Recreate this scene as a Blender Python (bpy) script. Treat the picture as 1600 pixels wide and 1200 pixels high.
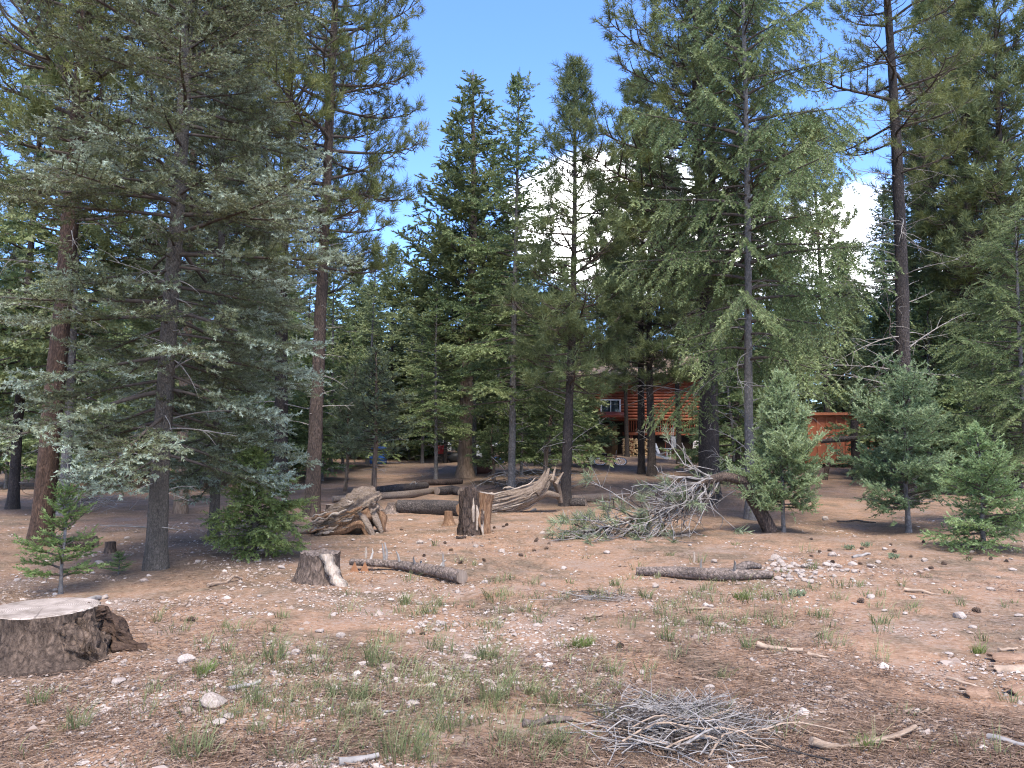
import bpy, math, random
import numpy as np

for _o in list(bpy.data.objects):
    bpy.data.objects.remove(_o)
scene = bpy.context.scene
C = scene.collection
R = math.radians
PI = math.pi

# ------------------------------------------------------------------ camera, sky, sun, exposure
FPX = 1200.0                      # focal length in pixels of a 1600 wide frame
PITCH = math.atan(90.0 / FPX)     # eye level sits 90 px below the middle of the frame
EYE = 1.6
cam_data = bpy.data.cameras.new('camera')
cam_data.sensor_width = 36.0
cam_data.lens = 36.0 * FPX / 1600.0
cam_data.clip_start = 0.05
cam_data.clip_end = 3000.0
cam = bpy.data.objects.new('camera', cam_data)
C.objects.link(cam)
cam.location = (0, 0, EYE)
cam.rotation_euler = (PI / 2 + PITCH, 0, 0)
scene.camera = cam

SUN_EL, SUN_AZ = R(63), R(172)     # azimuth clockwise from +Y: high behind the camera
SUN_STRENGTH, SUN_ANGLE = 1.2, R(18)
SKY_STRENGTH = 0.15
world = bpy.data.worlds.new('World')
scene.world = world
world.use_nodes = True


def build_world():
    nt = world.node_tree
    nt.nodes.clear()
    N, L = nt.nodes.new, nt.links.new
    out = N('ShaderNodeOutputWorld')
    bg = N('ShaderNodeBackground')
    bg.inputs['Strength'].default_value = SKY_STRENGTH
    sky = N('ShaderNodeTexSky')
    sky.sky_type = 'NISHITA'
    sky.sun_disc = False
    sky.sun_elevation = SUN_EL
    sky.sun_rotation = SUN_AZ
    sky.altitude = 2300
    sky.air_density = 1.15
    sky.dust_density = 0.35
    sky.ozone_density = 2.2
    tc = N('ShaderNodeTexCoord')
    sep = N('ShaderNodeSeparateXYZ')
    L(tc.outputs['Generated'], sep.inputs[0])
    # cumulus: noise on the view direction, thick low down, thinning upward
    mp = N('ShaderNodeMapping')
    mp.inputs['Scale'].default_value = (1.0, 1.0, 1.7)
    mp.inputs['Location'].default_value = (0.3, 0.0, 0.1)
    L(tc.outputs['Generated'], mp.inputs[0])
    no = N('ShaderNodeTexNoise')
    no.inputs['Scale'].default_value = 3.4
    no.inputs['Detail'].default_value = 6
    no.inputs['Roughness'].default_value = 0.56
    L(mp.outputs[0], no.inputs['Vector'])
    acc = no.outputs['Fac']

    def math_node(op, a, b=None, clamp=False):
        m = N('ShaderNodeMath')
        m.operation = op
        m.use_clamp = clamp
        for i, v in enumerate((a, b)):
            if v is None:
                continue
            if isinstance(v, (int, float)):
                m.inputs[i].default_value = v
            else:
                L(v, m.inputs[i])
        return m.outputs[0]
    # cloud heads standing around the horizon (azimuth from +Y clockwise, elevation, reach, weight)
    for az, el, reach, wt in ((4, 16, 0.10, 0.34), (10, 16, 0.13, 0.34), (19, 13, 0.11, 0.32), (27, 14, 0.11, 0.34), (34, 7, 0.12, 0.3), (80, 12, 0.3, 0.35),
                              (130, 16, 0.35, 0.35), (185, 14, 0.3, 0.35), (240, 10, 0.3, 0.35), (300, 12, 0.25, 0.3), (-36, 3, 0.14, 0.32)):
        az, el = R(az), R(el)
        vd = N('ShaderNodeVectorMath')
        vd.operation = 'DISTANCE'
        L(tc.outputs['Generated'], vd.inputs[0])
        vd.inputs[1].default_value = (math.sin(az) * math.cos(el), math.cos(az) * math.cos(el), math.sin(el))
        m = N('ShaderNodeMapRange')
        m.interpolation_type = 'SMOOTHSTEP'
        m.inputs['From Min'].default_value = reach * 1.25
        m.inputs['From Max'].default_value = reach * 0.4
        m.inputs['To Min'].default_value = 0.0
        m.inputs['To Max'].default_value = wt
        L(vd.outputs['Value'], m.inputs['Value'])
        acc = math_node('ADD', acc, m.outputs[0])
    mask = N('ShaderNodeMapRange')
    mask.interpolation_type = 'SMOOTHSTEP'
    mask.inputs['From Min'].default_value = 0.67
    mask.inputs['From Max'].default_value = 0.95
    L(acc, mask.inputs['Value'])
    body = N('ShaderNodeMapRange')
    body.inputs['From Min'].default_value = 0.72
    body.inputs['From Max'].default_value = 1.05
    L(acc, body.inputs['Value'])
    cc = N('ShaderNodeMix')
    cc.data_type = 'RGBA'
    cc.inputs['A'].default_value = (6.4, 6.7, 7.4, 1)
    cc.inputs['B'].default_value = (9.6, 9.5, 9.4, 1)
    L(body.outputs[0], cc.inputs['Factor'])
    mx = N('ShaderNodeMix')
    mx.data_type = 'RGBA'
    L(mask.outputs[0], mx.inputs['Factor'])
    hs = N('ShaderNodeHueSaturation')
    hs.inputs['Saturation'].default_value = 1.06
    L(sky.outputs[0], hs.inputs['Color'])
    tn = N('ShaderNodeMix')
    tn.data_type = 'RGBA'
    tn.blend_type = 'MULTIPLY'
    tn.inputs['Factor'].default_value = 1.0
    tn.inputs['B'].default_value = (0.34, 0.39, 0.51, 1)
    L(hs.outputs[0], tn.inputs['A'])
    L(tn.outputs['Result'], mx.inputs['A'])
    L(cc.outputs['Result'], mx.inputs['B'])
    L(mx.outputs['Result'], bg.inputs['Color'])
    L(bg.outputs[0], out.inputs['Surface'])


build_world()
world.cycles.sampling_method = 'MANUAL'
world.cycles.sample_map_resolution = 512
sun_data = bpy.data.lights.new('sun', 'SUN')
sun_data.energy = SUN_STRENGTH
sun_data.angle = SUN_ANGLE
sun_data.color = (1.0, 0.92, 0.80)
sun = bpy.data.objects.new('sun', sun_data)
C.objects.link(sun)
sun.rotation_euler = (PI / 2 - SUN_EL, 0, PI - SUN_AZ)
sun.location = (-8, -12, 30)

vs = scene.view_settings
scene.display_settings.display_device = 'sRGB'
vs.view_transform = 'Standard'
vs.look = 'None'
vs.exposure = 2.68
vs.gamma = 1.0
vs.use_curve_mapping = False
scene.render.engine = 'CYCLES'
cy = scene.cycles
cy.max_bounces = 5
cy.diffuse_bounces = 2
cy.adaptive_threshold = 0.025
cy.use_light_tree = False
cy.glossy_bounces = 2
cy.transmission_bounces = 4
cy.transparent_max_bounces = 4
cy.caustics_reflective = False
cy.caustics_refractive = False
cy.use_denoising = True
cy.denoiser = 'OPENIMAGEDENOISE'
cy.denoising_input_passes = 'RGB_ALBEDO_NORMAL'
cy.denoising_prefilter = 'NONE'
cy.sample_clamp_indirect = 6.0
cy.pixel_filter_type = 'BLACKMAN_HARRIS'
cy.filter_width = 1.15

# ------------------------------------------------------------------ numeric helpers
_H = np.random.RandomState(99).rand(65536)


def vnoise(p, seed=0):
    """value noise, p (...,3) -> (...) in -1..1"""
    p = np.asarray(p, float)
    i = np.floor(p).astype(np.int64)
    f = p - i
    f = f * f * (3 - 2 * f)
    res = 0
    for dx in (0, 1):
        for dy in (0, 1):
            for dz in (0, 1):
                h = ((i[..., 0] + dx) * 7381 + (i[..., 1] + dy) * 19349 + (i[..., 2] + dz) * 8349 + seed * 3571)
                h = (h ^ (h >> 7)) * 2654435 & 0xFFFFFFF
                v = _H[(h ^ (h >> 11)) & 65535]
                w = (f[..., 0] if dx else 1 - f[..., 0]) * (f[..., 1] if dy else 1 - f[..., 1]) * (f[..., 2] if dz else 1 - f[..., 2])
                res = res + v * w
    return res * 2 - 1


def unit(v):
    v = np.asarray(v, float)
    return v / np.maximum(np.linalg.norm(v, axis=-1, keepdims=True), 1e-9)


def terrain(x, y):
    x = np.asarray(x, float)
    y = np.asarray(y, float)
    t = y - 19.0
    rise = 0.029 * np.where(t > 20, t, np.log1p(np.exp(np.clip(t, -40, 20) / 2.5)) * 2.5)
    rise = 1.25 * np.tanh(rise / 1.25)
    z = rise + 0.035 * np.sin(x * 0.55 + 1.0) * np.sin(y * 0.48 + 0.4) + 0.02 * np.sin(x * 1.7 + y * 0.9)
    q = np.stack([x * 1.1, y * 1.1, np.zeros_like(x)], -1)
    z = z + 0.03 * vnoise(q, 5) + 0.012 * vnoise(q * 3.1, 6)
    # low mound of spoil and rocks on the right
    z = z + 0.10 * np.exp(-(((x - 3.55) / 0.75) ** 2 + ((y - 9.35) / 0.5) ** 2))
    return z


def ray(px, py):
    a = (px - 800.0) / FPX
    b = (600.0 - py) / FPX
    return np.array([a, math.cos(PITCH) - b * math.sin(PITCH), math.sin(PITCH) + b * math.cos(PITCH)])


def at(px, py):
    """ground point seen at a pixel of the photograph"""
    d = ray(px, py)
    t = np.linspace(1.0, 90.0, 4000)
    pts = np.array([0, 0, EYE]) + t[:, None] * d
    under = pts[:, 2] < terrain(pts[:, 0], pts[:, 1])
    k = int(np.argmax(under)) if under.any() else len(t) - 1
    return pts[k]


def air(px, py, y):
    """point at world depth y behind a pixel"""
    d = ray(px, py)
    return np.array([0, 0, EYE]) + d * (y / d[1])


def gnd(px, y):
    """ground point at depth y in a pixel column"""
    x = (px - 800.0) / FPX * y / math.cos(PITCH) * 0.9985
    return np.array([x, y, float(terrain(x, y))])


# ------------------------------------------------------------------ mesh helpers
class Geo:
    def __init__(self):
        self.V, self.F3, self.F4, self.T, self.FN = [], [], [], [], []
        self.n = 0

    def add(self, V, F, tint=0.5):
        V = np.asarray(V, float).reshape(-1, 3)
        F = np.asarray(F, np.int64)
        (self.F3 if F.shape[1] == 3 else self.F4).append(F + self.n)
        self.V.append(V)
        self.T.append(np.broadcast_to(np.asarray(tint, float), (len(V),)))
        self.n += len(V)
        return self

    def ngon(self, V, tint=0.5):
        V = np.asarray(V, float)
        c = V.mean(0)
        n = len(V)
        F = np.array([[n, i, (i + 1) % n] for i in range(n)])
        return self.add(np.vstack([V, c]), F, tint)

    def mesh(self, name, material, smooth=True):
        V = np.vstack(self.V)
        me = bpy.data.meshes.new(name)
        f3 = np.vstack(self.F3) if self.F3 else np.zeros((0, 3), np.int64)
        f4 = np.vstack(self.F4) if self.F4 else np.zeros((0, 4), np.int64)
        nl = f3.size + f4.size
        me.vertices.add(len(V))
        me.vertices.foreach_set('co', V.astype(np.float32).ravel())
        me.loops.add(nl)
        me.loops.foreach_set('vertex_index', np.concatenate([f3.ravel(), f4.ravel()]).astype(np.int32))
        nf = len(f3) + len(f4)
        me.polygons.add(nf)
        tot = np.concatenate([np.full(len(f3), 3), np.full(len(f4), 4)]).astype(np.int32)
        st = np.concatenate([[0], np.cumsum(tot)[:-1]]).astype(np.int32)
        me.polygons.foreach_set('loop_start', st)
        me.polygons.foreach_set('loop_total', tot)
        me.polygons.foreach_set('use_smooth', np.full(nf, smooth))
        at_ = me.attributes.new('tint', 'FLOAT', 'POINT')
        at_.data.foreach_set('value', np.concatenate(self.T).astype(np.float32))
        me.update(calc_edges=True)
        me.validate()
        if material is not None:
            me.materials.append(material)
        return me

    def build(self, name, material, parent=None, smooth=True):
        return link(name, self.mesh(name, material, smooth), parent)


def link(name, me, parent=None, loc=None, rot=None, scale=None):
    o = bpy.data.objects.new(name, me)
    C.objects.link(o)
    if parent is not None:
        o.parent = parent
    if loc is not None:
        o.location = tuple(float(v) for v in loc)
    if rot is not None:
        o.rotation_euler = rot
    if scale is not None:
        o.scale = scale if hasattr(scale, '__len__') else (scale,) * 3
    return o


def tag(o, label, cat=None, group=None, kind=None):
    if label:
        o['label'] = label
    if cat:
        o['category'] = cat
    if group:
        o['group'] = group
    if kind:
        o['kind'] = kind
    return o


def thing(name, label, cat, loc=(0, 0, 0), rotz=0.0, group=None):
    o = bpy.data.objects.new(name, None)
    o.empty_display_size = 0.2
    C.objects.link(o)
    o.location = tuple(float(v) for v in loc)
    o.rotation_euler = (0, 0, rotz)
    return tag(o, label, cat, group)


def frames(P):
    T = np.gradient(P, axis=0)
    T = unit(T)
    ref = np.array([0, 0, 1.0]) if abs(T[0, 2]) < 0.9 else np.array([1.0, 0, 0])
    U = []
    u = unit(np.cross(np.cross(T[0], ref), T[0]))
    for t in T:
        u = unit(u - t * np.dot(u, t))
        U.append(u)
    U = np.array(U)
    W = np.cross(T, U)
    return T, U, W


def tube(P, rad, sides=6, rough=0.0, freq=6.0, seed=0, stretch=1.0):
    """tube along P; returns V, quads"""
    P = np.asarray(P, float)
    rad = np.broadcast_to(np.asarray(rad, float), (len(P),))
    T, U, W = frames(P)
    a = np.linspace(0, 2 * PI, sides, endpoint=False)
    ring = np.cos(a)[None, :, None] * U[:, None] + np.sin(a)[None, :, None] * W[:, None]
    rr = rad[:, None] * np.ones(sides)[None]
    if rough:
        s = np.concatenate([[0], np.cumsum(np.linalg.norm(np.diff(P, axis=0), axis=1))])
        q = np.stack([np.cos(a)[None] * freq * 0.35 * np.ones((len(P), 1)), np.sin(a)[None] * freq * 0.35 * np.ones((len(P), 1)),
                      s[:, None] * freq * 0.3 / stretch * np.ones((1, sides))], -1)
        rr = rr * (1 + rough * (vnoise(q, seed) + 0.6 * vnoise(q * 2.3, seed + 1)))
    V = P[:, None] + ring * rr[..., None]
    n = len(P)
    i = np.arange(n - 1)[:, None] * sides
    j = np.arange(sides)[None]
    k = (j + 1) % sides
    F = np.stack([i + j, i + k, i + sides + k, i + sides + j], -1).reshape(-1, 4)
    return V.reshape(-1, 3), F


def spline(pts, n):
    """smooth curve through points (Catmull-Rom)"""
    P = np.asarray(pts, float)
    P = np.vstack([2 * P[0] - P[1], P, 2 * P[-1] - P[-2]])
    m = len(P) - 3
    out = []
    for t in np.linspace(0, m - 1e-6, n):
        i = int(t)
        f = t - i
        a, b, c, d = P[i:i + 4]
        out.append(0.5 * ((2 * b) + (c - a) * f + (2 * a - 5 * b + 4 * c - d) * f * f + (3 * b - a - 3 * c + d) * f ** 3))
    return np.array(out)


_BOXV = np.array([[x, y, z] for x in (-.5, .5) for y in (-.5, .5) for z in (-.5, .5)])
_BOXF = np.array([[0, 1, 3, 2], [4, 6, 7, 5], [0, 4, 5, 1], [2, 3, 7, 6], [0, 2, 6, 4], [1, 5, 7, 3]])


def box(g, c, s, rotz=0.0, rot=None, tint=0.5):
    V = _BOXV * np.asarray(s, float)
    if rot is not None:
        V = V @ np.asarray(rot).T
    if rotz:
        ca, sa = math.cos(rotz), math.sin(rotz)
        V = V @ np.array([[ca, sa, 0], [-sa, ca, 0], [0, 0, 1]])
    return g.add(V + np.asarray(c, float), _BOXF, tint)


def rotx(a):
    c, s = math.cos(a), math.sin(a)
    return np.array([[1, 0, 0], [0, c, -s], [0, s, c]])


def roty(a):
    c, s = math.cos(a), math.sin(a)
    return np.array([[c, 0, s], [0, 1, 0], [-s, 0, c]])


def rotzm(a):
    c, s = math.cos(a), math.sin(a)
    return np.array([[c, -s, 0], [s, c, 0], [0, 0, 1]])


def ico(sub=1):
    import bmesh
    bm = bmesh.new()
    bmesh.ops.create_icosphere(bm, subdivisions=sub, radius=1)
    V = np.array([v.co[:] for v in bm.verts])
    F = np.array([[v.index for v in f.verts] for f in bm.faces])
    bm.free()
    return V, F


# ------------------------------------------------------------------ materials
def new_mat(name):
    m = bpy.data.materials.new(name)
    m.use_nodes = True
    nt = m.node_tree
    nt.nodes.clear()
    out = nt.nodes.new('ShaderNodeOutputMaterial')
    return m, nt, out


def ramp(nt, fac, stops):
    r = nt.nodes.new('ShaderNodeValToRGB')
    e = r.color_ramp.elements
    e[0].position, e[0].color = stops[0][0], (*stops[0][1], 1)
    e[1].position, e[1].color = stops[-1][0], (*stops[-1][1], 1)
    for p, c in stops[1:-1]:
        k = e.new(p)
        k.color = (*c, 1)
    nt.links.new(fac, r.inputs[0])
    return r.outputs[0]


def mixc(nt, fac, a, b, blend='MIX'):
    m = nt.nodes.new('ShaderNodeMix')
    m.data_type = 'RGBA'
    m.blend_type = blend
    for k, v in (('Factor', fac), ('A', a), ('B', b)):
        if isinstance(v, (int, float)):
            m.inputs[k].default_value = v
        elif isinstance(v, tuple):
            m.inputs[k].default_value = (*v, 1)
        else:
            nt.links.new(v, m.inputs[k])
    return m.outputs['Result']


def noise(nt, vec, scale, detail=4, rough=0.55, out='Fac'):
    n = nt.nodes.new('ShaderNodeTexNoise')
    n.inputs['Scale'].default_value = scale
    n.inputs['Detail'].default_value = detail
    n.inputs['Roughness'].default_value = rough
    if vec is not None:
        nt.links.new(vec, n.inputs['Vector'])
    return n.outputs[out]


def coords(nt, scale=(1, 1, 1), kind='Object', rot=(0, 0, 0)):
    tc = nt.nodes.new('ShaderNodeTexCoord')
    mp = nt.nodes.new('ShaderNodeMapping')
    mp.inputs['Scale'].default_value = scale
    mp.inputs['Rotation'].default_value = rot
    nt.links.new(tc.outputs[kind], mp.inputs[0])
    return mp.outputs[0]


def bump(nt, h, strength, dist=0.02):
    b = nt.nodes.new('ShaderNodeBump')
    b.inputs['Strength'].default_value = strength
    b.inputs['Distance'].default_value = dist
    nt.links.new(h, b.inputs['Height'])
    return b.outputs[0]


def principled(nt, out, col, rough=0.8, spec=0.25, normal=None, metal=0.0):
    p = nt.nodes.new('ShaderNodeBsdfPrincipled')
    if isinstance(col, tuple):
        p.inputs['Base Color'].default_value = (*col, 1)
    else:
        nt.links.new(col, p.inputs['Base Color'])
    p.inputs['Roughness'].default_value = rough
    p.inputs['Specular IOR Level'].default_value = spec
    p.inputs['Metallic'].default_value = metal
    if normal is not None:
        nt.links.new(normal, p.inputs['Normal'])
    nt.links.new(p.outputs[0], out.inputs[0])
    return p


def attr(nt, name='tint'):
    a = nt.nodes.new('ShaderNodeAttribute')
    a.attribute_name = name
    return a.outputs['Fac']


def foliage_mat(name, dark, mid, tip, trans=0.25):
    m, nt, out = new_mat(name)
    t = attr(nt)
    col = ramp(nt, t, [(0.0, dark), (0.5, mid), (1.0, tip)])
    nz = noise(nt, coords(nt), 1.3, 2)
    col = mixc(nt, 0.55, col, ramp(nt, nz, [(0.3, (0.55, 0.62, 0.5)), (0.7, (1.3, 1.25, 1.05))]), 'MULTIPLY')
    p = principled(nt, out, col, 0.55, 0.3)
    tr = nt.nodes.new('ShaderNodeBsdfTranslucent')
    nt.links.new(col, tr.inputs[0])
    mx = nt.nodes.new('ShaderNodeMixShader')
    mx.inputs[0].default_value = trans
    nt.links.new(p.outputs[0], mx.inputs[1])
    nt.links.new(tr.outputs[0], mx.inputs[2])
    nt.links.new(mx.outputs[0], out.inputs[0])
    return m


def bark_mat(name, furrow, plate, pale, scale=9.0, stretch=0.22, strength=0.9, lichen=None):
    m, nt, out = new_mat(name)
    v = coords(nt, (scale, scale, scale * stretch))
    v2 = mixc(nt, 0.9, v, noise(nt, v, 0.9, 4, 0.7, out='Color'), 'ADD')
    vo = nt.nodes.new('ShaderNodeTexVoronoi')
    vo.feature = 'DISTANCE_TO_EDGE'
    vo.inputs['Scale'].default_value = 1.5
    nt.links.new(v2, vo.inputs['Vector'])
    fine = noise(nt, v, 4.0, 7, 0.7)
    mid = noise(nt, v2, 1.3, 5, 0.65)
    big = noise(nt, coords(nt, (1.6, 1.6, 0.9)), 1.5, 3)
    edge = ramp(nt, vo.outputs['Distance'], [(0.0, (0, 0, 0)), (0.28, (1, 1, 1))])
    edge = mixc(nt, 0.55, edge, ramp(nt, mid, [(0.32, (0, 0, 0)), (0.62, (1, 1, 1))]))
    colp = mixc(nt, ramp(nt, fine, [(0.35, (0, 0, 0)), (0.68, (1, 1, 1))]), plate, pale)
    colp = mixc(nt, 0.8, colp, ramp(nt, big, [(0.3, (0.55, 0.54, 0.55)), (0.7, (1.3, 1.22, 1.15))]), 'MULTIPLY')
    col = mixc(nt, edge, furrow, colp)
    if lichen:
        ln = noise(nt, coords(nt, (3, 3, 2)), 3.0, 5, 0.7)
        col = mixc(nt, ramp(nt, ln, [(0.55, (0, 0, 0)), (0.68, (0.8, 0.8, 0.8))]), col, lichen)
    h = mixc(nt, 0.35, edge, fine)
    principled(nt, out, col, 0.9, 0.15, bump(nt, h, strength, 0.03))
    return m


def wood_mat(name, dark, mid, pale, axis='X', scale=6.0, strength=0.7):
    """weathered grain along one local axis"""
    m, nt, out = new_mat(name)
    s = {'X': (0.12, 1, 1), 'Y': (1, 0.12, 1), 'Z': (1, 1, 0.12)}[axis]
    v = coords(nt, tuple(k * scale for k in s))
    a = noise(nt, v, 3.0, 7, 0.7)
    b = noise(nt, coords(nt, (2, 2, 2)), 2.0, 3)
    col = ramp(nt, a, [(0.3, dark), (0.5, mid), (0.7, pale)])
    col = mixc(nt, 0.6, col, ramp(nt, b, [(0.3, (0.62, 0.56, 0.52)), (0.7, (1.2, 1.18, 1.15))]), 'MULTIPLY')
    principled(nt, out, col, 0.85, 0.2, bump(nt, a, strength, 0.02))
    return m


def plain_mat(name, col, rough=0.7, spec=0.3, var=0.25, scale=4.0, metal=0.0):
    m, nt, out = new_mat(name)
    n = noise(nt, coords(nt), scale, 5, 0.6)
    c = mixc(nt, 1.0, col, ramp(nt, n, [(0.25, (1 - var,) * 3), (0.75, (1 + var,) * 3)]), 'MULTIPLY')
    principled(nt, out, c, rough, spec, bump(nt, n, 0.15, 0.01), metal)
    return m


M = {}
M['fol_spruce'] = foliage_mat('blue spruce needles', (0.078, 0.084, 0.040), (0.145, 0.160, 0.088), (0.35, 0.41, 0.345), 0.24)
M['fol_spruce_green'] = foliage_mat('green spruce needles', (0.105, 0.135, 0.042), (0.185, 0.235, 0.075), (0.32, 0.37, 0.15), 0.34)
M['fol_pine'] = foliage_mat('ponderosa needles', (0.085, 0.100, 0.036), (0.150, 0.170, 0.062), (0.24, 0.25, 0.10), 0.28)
M['fol_pine_dark'] = foliage_mat('dark pine needles', (0.080, 0.106, 0.048), (0.140, 0.170, 0.078), (0.21, 0.24, 0.115), 0.3)  # own duller green of the darker pines
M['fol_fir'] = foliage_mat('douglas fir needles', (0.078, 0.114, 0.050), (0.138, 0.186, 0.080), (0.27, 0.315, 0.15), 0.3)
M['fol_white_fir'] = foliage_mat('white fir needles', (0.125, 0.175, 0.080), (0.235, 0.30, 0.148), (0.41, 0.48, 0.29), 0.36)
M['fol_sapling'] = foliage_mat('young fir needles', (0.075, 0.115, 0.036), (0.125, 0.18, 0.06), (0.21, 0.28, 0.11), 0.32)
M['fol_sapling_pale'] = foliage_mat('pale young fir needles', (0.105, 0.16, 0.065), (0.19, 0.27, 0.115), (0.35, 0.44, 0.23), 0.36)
M['fol_white_fir_dark'] = foliage_mat('dark white fir needles', (0.088, 0.136, 0.070), (0.168, 0.235, 0.125), (0.33, 0.40, 0.24), 0.34)  # own darker bluish tone of the middle young fir
M['fol_juniper'] = foliage_mat('juniper scales', (0.095, 0.115, 0.065), (0.170, 0.200, 0.120), (0.28, 0.32, 0.21), 0.2)
M['fol_tall_fir'] = foliage_mat('old fir needles', (0.094, 0.118, 0.052), (0.160, 0.192, 0.088), (0.26, 0.29, 0.145), 0.28)
M['bark_pine'] = bark_mat('ponderosa bark', (0.026, 0.022, 0.019), (0.088, 0.067, 0.056), (0.205, 0.150, 0.118), 22, 0.3)
M['bark_pine_dark'] = bark_mat('dark pine bark', (0.020, 0.018, 0.017), (0.062, 0.052, 0.048), (0.118, 0.101, 0.094), 24, 0.3)
M['bark_red'] = bark_mat('red pine bark', (0.030, 0.021, 0.017), (0.092, 0.060, 0.046), (0.165, 0.108, 0.080), 20, 0.3)
M['bark_grey'] = bark_mat('grey spruce bark', (0.034, 0.030, 0.026), (0.100, 0.088, 0.075), (0.20, 0.178, 0.152), 32, 0.5, 0.7)
M['bark_fir'] = bark_mat('smooth fir bark', (0.07, 0.065, 0.061), (0.155, 0.147, 0.142), (0.25, 0.24, 0.235), 9, 0.9, 0.35)
M['bark_tan'] = bark_mat('tan juniper bark', (0.08, 0.055, 0.04), (0.22, 0.16, 0.115), (0.34, 0.26, 0.195), 16, 0.1, 0.8)
M['limb'] = plain_mat('live limb bark', (0.075, 0.060, 0.050), 0.9, 0.15, 0.4, 14)
M['limb_dead'] = plain_mat('bleached dead limbs', (0.25, 0.225, 0.20), 0.85, 0.2, 0.4, 10)
# ------------------------------------------------------------------ ground
def ground_mat():
    m, nt, out = new_mat('forest floor')
    v = coords(nt, kind='Object')
    a = noise(nt, v, 0.55, 5, 0.6)
    b = noise(nt, v, 2.6, 6, 0.65)
    c = noise(nt, v, 22.0, 6, 0.7)
    d = noise(nt, v, 75.0, 3, 0.6)
    clay = ramp(nt, c, [(0.3, (0.182, 0.102, 0.062)), (0.5, (0.285, 0.173, 0.109)), (0.72, (0.38, 0.267, 0.184))])
    duff = ramp(nt, c, [(0.3, (0.070, 0.051, 0.035)), (0.5, (0.150, 0.108, 0.074)), (0.72, (0.24, 0.183, 0.132))])
    dust = ramp(nt, d, [(0.3, (0.175, 0.128, 0.10)), (0.7, (0.32, 0.255, 0.21))])
    k1 = ramp(nt, mixc(nt, 0.5, a, b), [(0.41, (0, 0, 0)), (0.54, (1, 1, 1))])
    col = mixc(nt, k1, duff, clay)
    k2 = ramp(nt, mixc(nt, 0.45, noise(nt, v, 1.1, 5, 0.6), c), [(0.50, (0, 0, 0)), (0.64, (1, 1, 1))])
    col = mixc(nt, k2, col, dust)
    # dark duff that has gathered under the trees (vertex attribute from where trees grow), and shade painted under the brush pile
    t = attr(nt, 'litter')
    col = mixc(nt, t, col, mixc(nt, 0.35, duff, (0.09, 0.062, 0.05)))
    # grit: small pale chips, too small to build
    vo = nt.nodes.new('ShaderNodeTexVoronoi')
    vo.inputs['Scale'].default_value = 42
    nt.links.new(v, vo.inputs['Vector'])
    g = ramp(nt, vo.outputs['Distance'], [(0.22, (1, 1, 1)), (0.30, (0, 0, 0))])
    sel = ramp(nt, vo.outputs['Color'], [(0.60, (0, 0, 0)), (0.64, (1, 1, 1))])
    gm = mixc(nt, 1.0, g, sel, 'MULTIPLY')
    gm = mixc(nt, 1.0, gm, ramp(nt, b, [(0.42, (0.05, 0.05, 0.05)), (0.6, (1, 1, 1))]), 'MULTIPLY')
    col = mixc(nt, gm, col, (0.40, 0.335, 0.29))
    h = mixc(nt, 0.5, c, d)
    h = mixc(nt, 0.4, h, gm)
    principled(nt, out, col, 0.95, 0.1, bump(nt, h, 0.9, 0.03))
    return m


DUFF_SHADE_SPOTS = []      # (x, y, reach): where needles gather, and painted shade under the brush pile


def grow_ground():
    yy = np.concatenate([np.linspace(-60, 1, 24), np.arange(1.2, 16, 0.075), np.geomspace(16, 1500, 120)])
    uu = np.linspace(-1, 1, 260)
    xs = np.sinh(uu * 5.2) / math.sinh(5.2)
    X, Y = np.meshgrid(xs, yy)
    X = X * 1500 * 0.9
    # even lateral spacing inside the clearing
    lat = np.linspace(-14, 14, 260)
    k = np.clip(np.abs(uu) / 0.72, 0, 1)
    inner = uu / 0.72 * 14
    outer = np.sign(uu) * (14 + np.expm1(np.clip((np.abs(uu) - 0.72) / 0.28, 0, 1) * 4.6) * 14)
    xs = np.where(np.abs(uu) <= 0.72, inner, outer)
    X, Y = np.meshgrid(xs, yy)
    Z = terrain(X, Y)
    far = np.clip((Y - 3) / 3, 0, 1) * np.clip((17 - Y) / 3, 0, 1)
    q = np.stack([X * 9, Y * 9, Z * 0], -1)
    Z = Z + 0.008 * vnoise(q, 11) * far - 0.004
    ny, nx = X.shape
    V = np.stack([X, Y, Z], -1).reshape(-1, 3)
    i = np.arange(ny - 1)[:, None] * nx
    j = np.arange(nx - 1)[None]
    F = np.stack([i + j, i + j + 1, i + nx + j + 1, i + nx + j], -1).reshape(-1, 4)
    g = Geo().add(V, F)
    me = g.mesh('ground', ground_mat())
    lit = np.zeros(len(V))
    for x, y, r in DUFF_SHADE_SPOTS:
        d2 = ((V[:, 0] - x) ** 2 + (V[:, 1] - y) ** 2) / (r * r)
        lit = np.maximum(lit, np.exp(-d2 * 1.2))
    lit = lit * (0.75 + 0.5 * vnoise(V * np.array([1.7, 1.7, 0]), 21))
    lit = np.clip(lit + 0.9 * np.clip((V[:, 1] - 22) / 10, 0, 1) * (0.5 + 0.5 * vnoise(V * np.array([0.5, 0.5, 0]), 23)), 0, 0.9)
    a = me.attributes.new('litter', 'FLOAT', 'POINT')
    a.data.foreach_set('value', lit.astype(np.float32))
    o = link('ground', me)
    tag(o, None, kind='structure')


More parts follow.
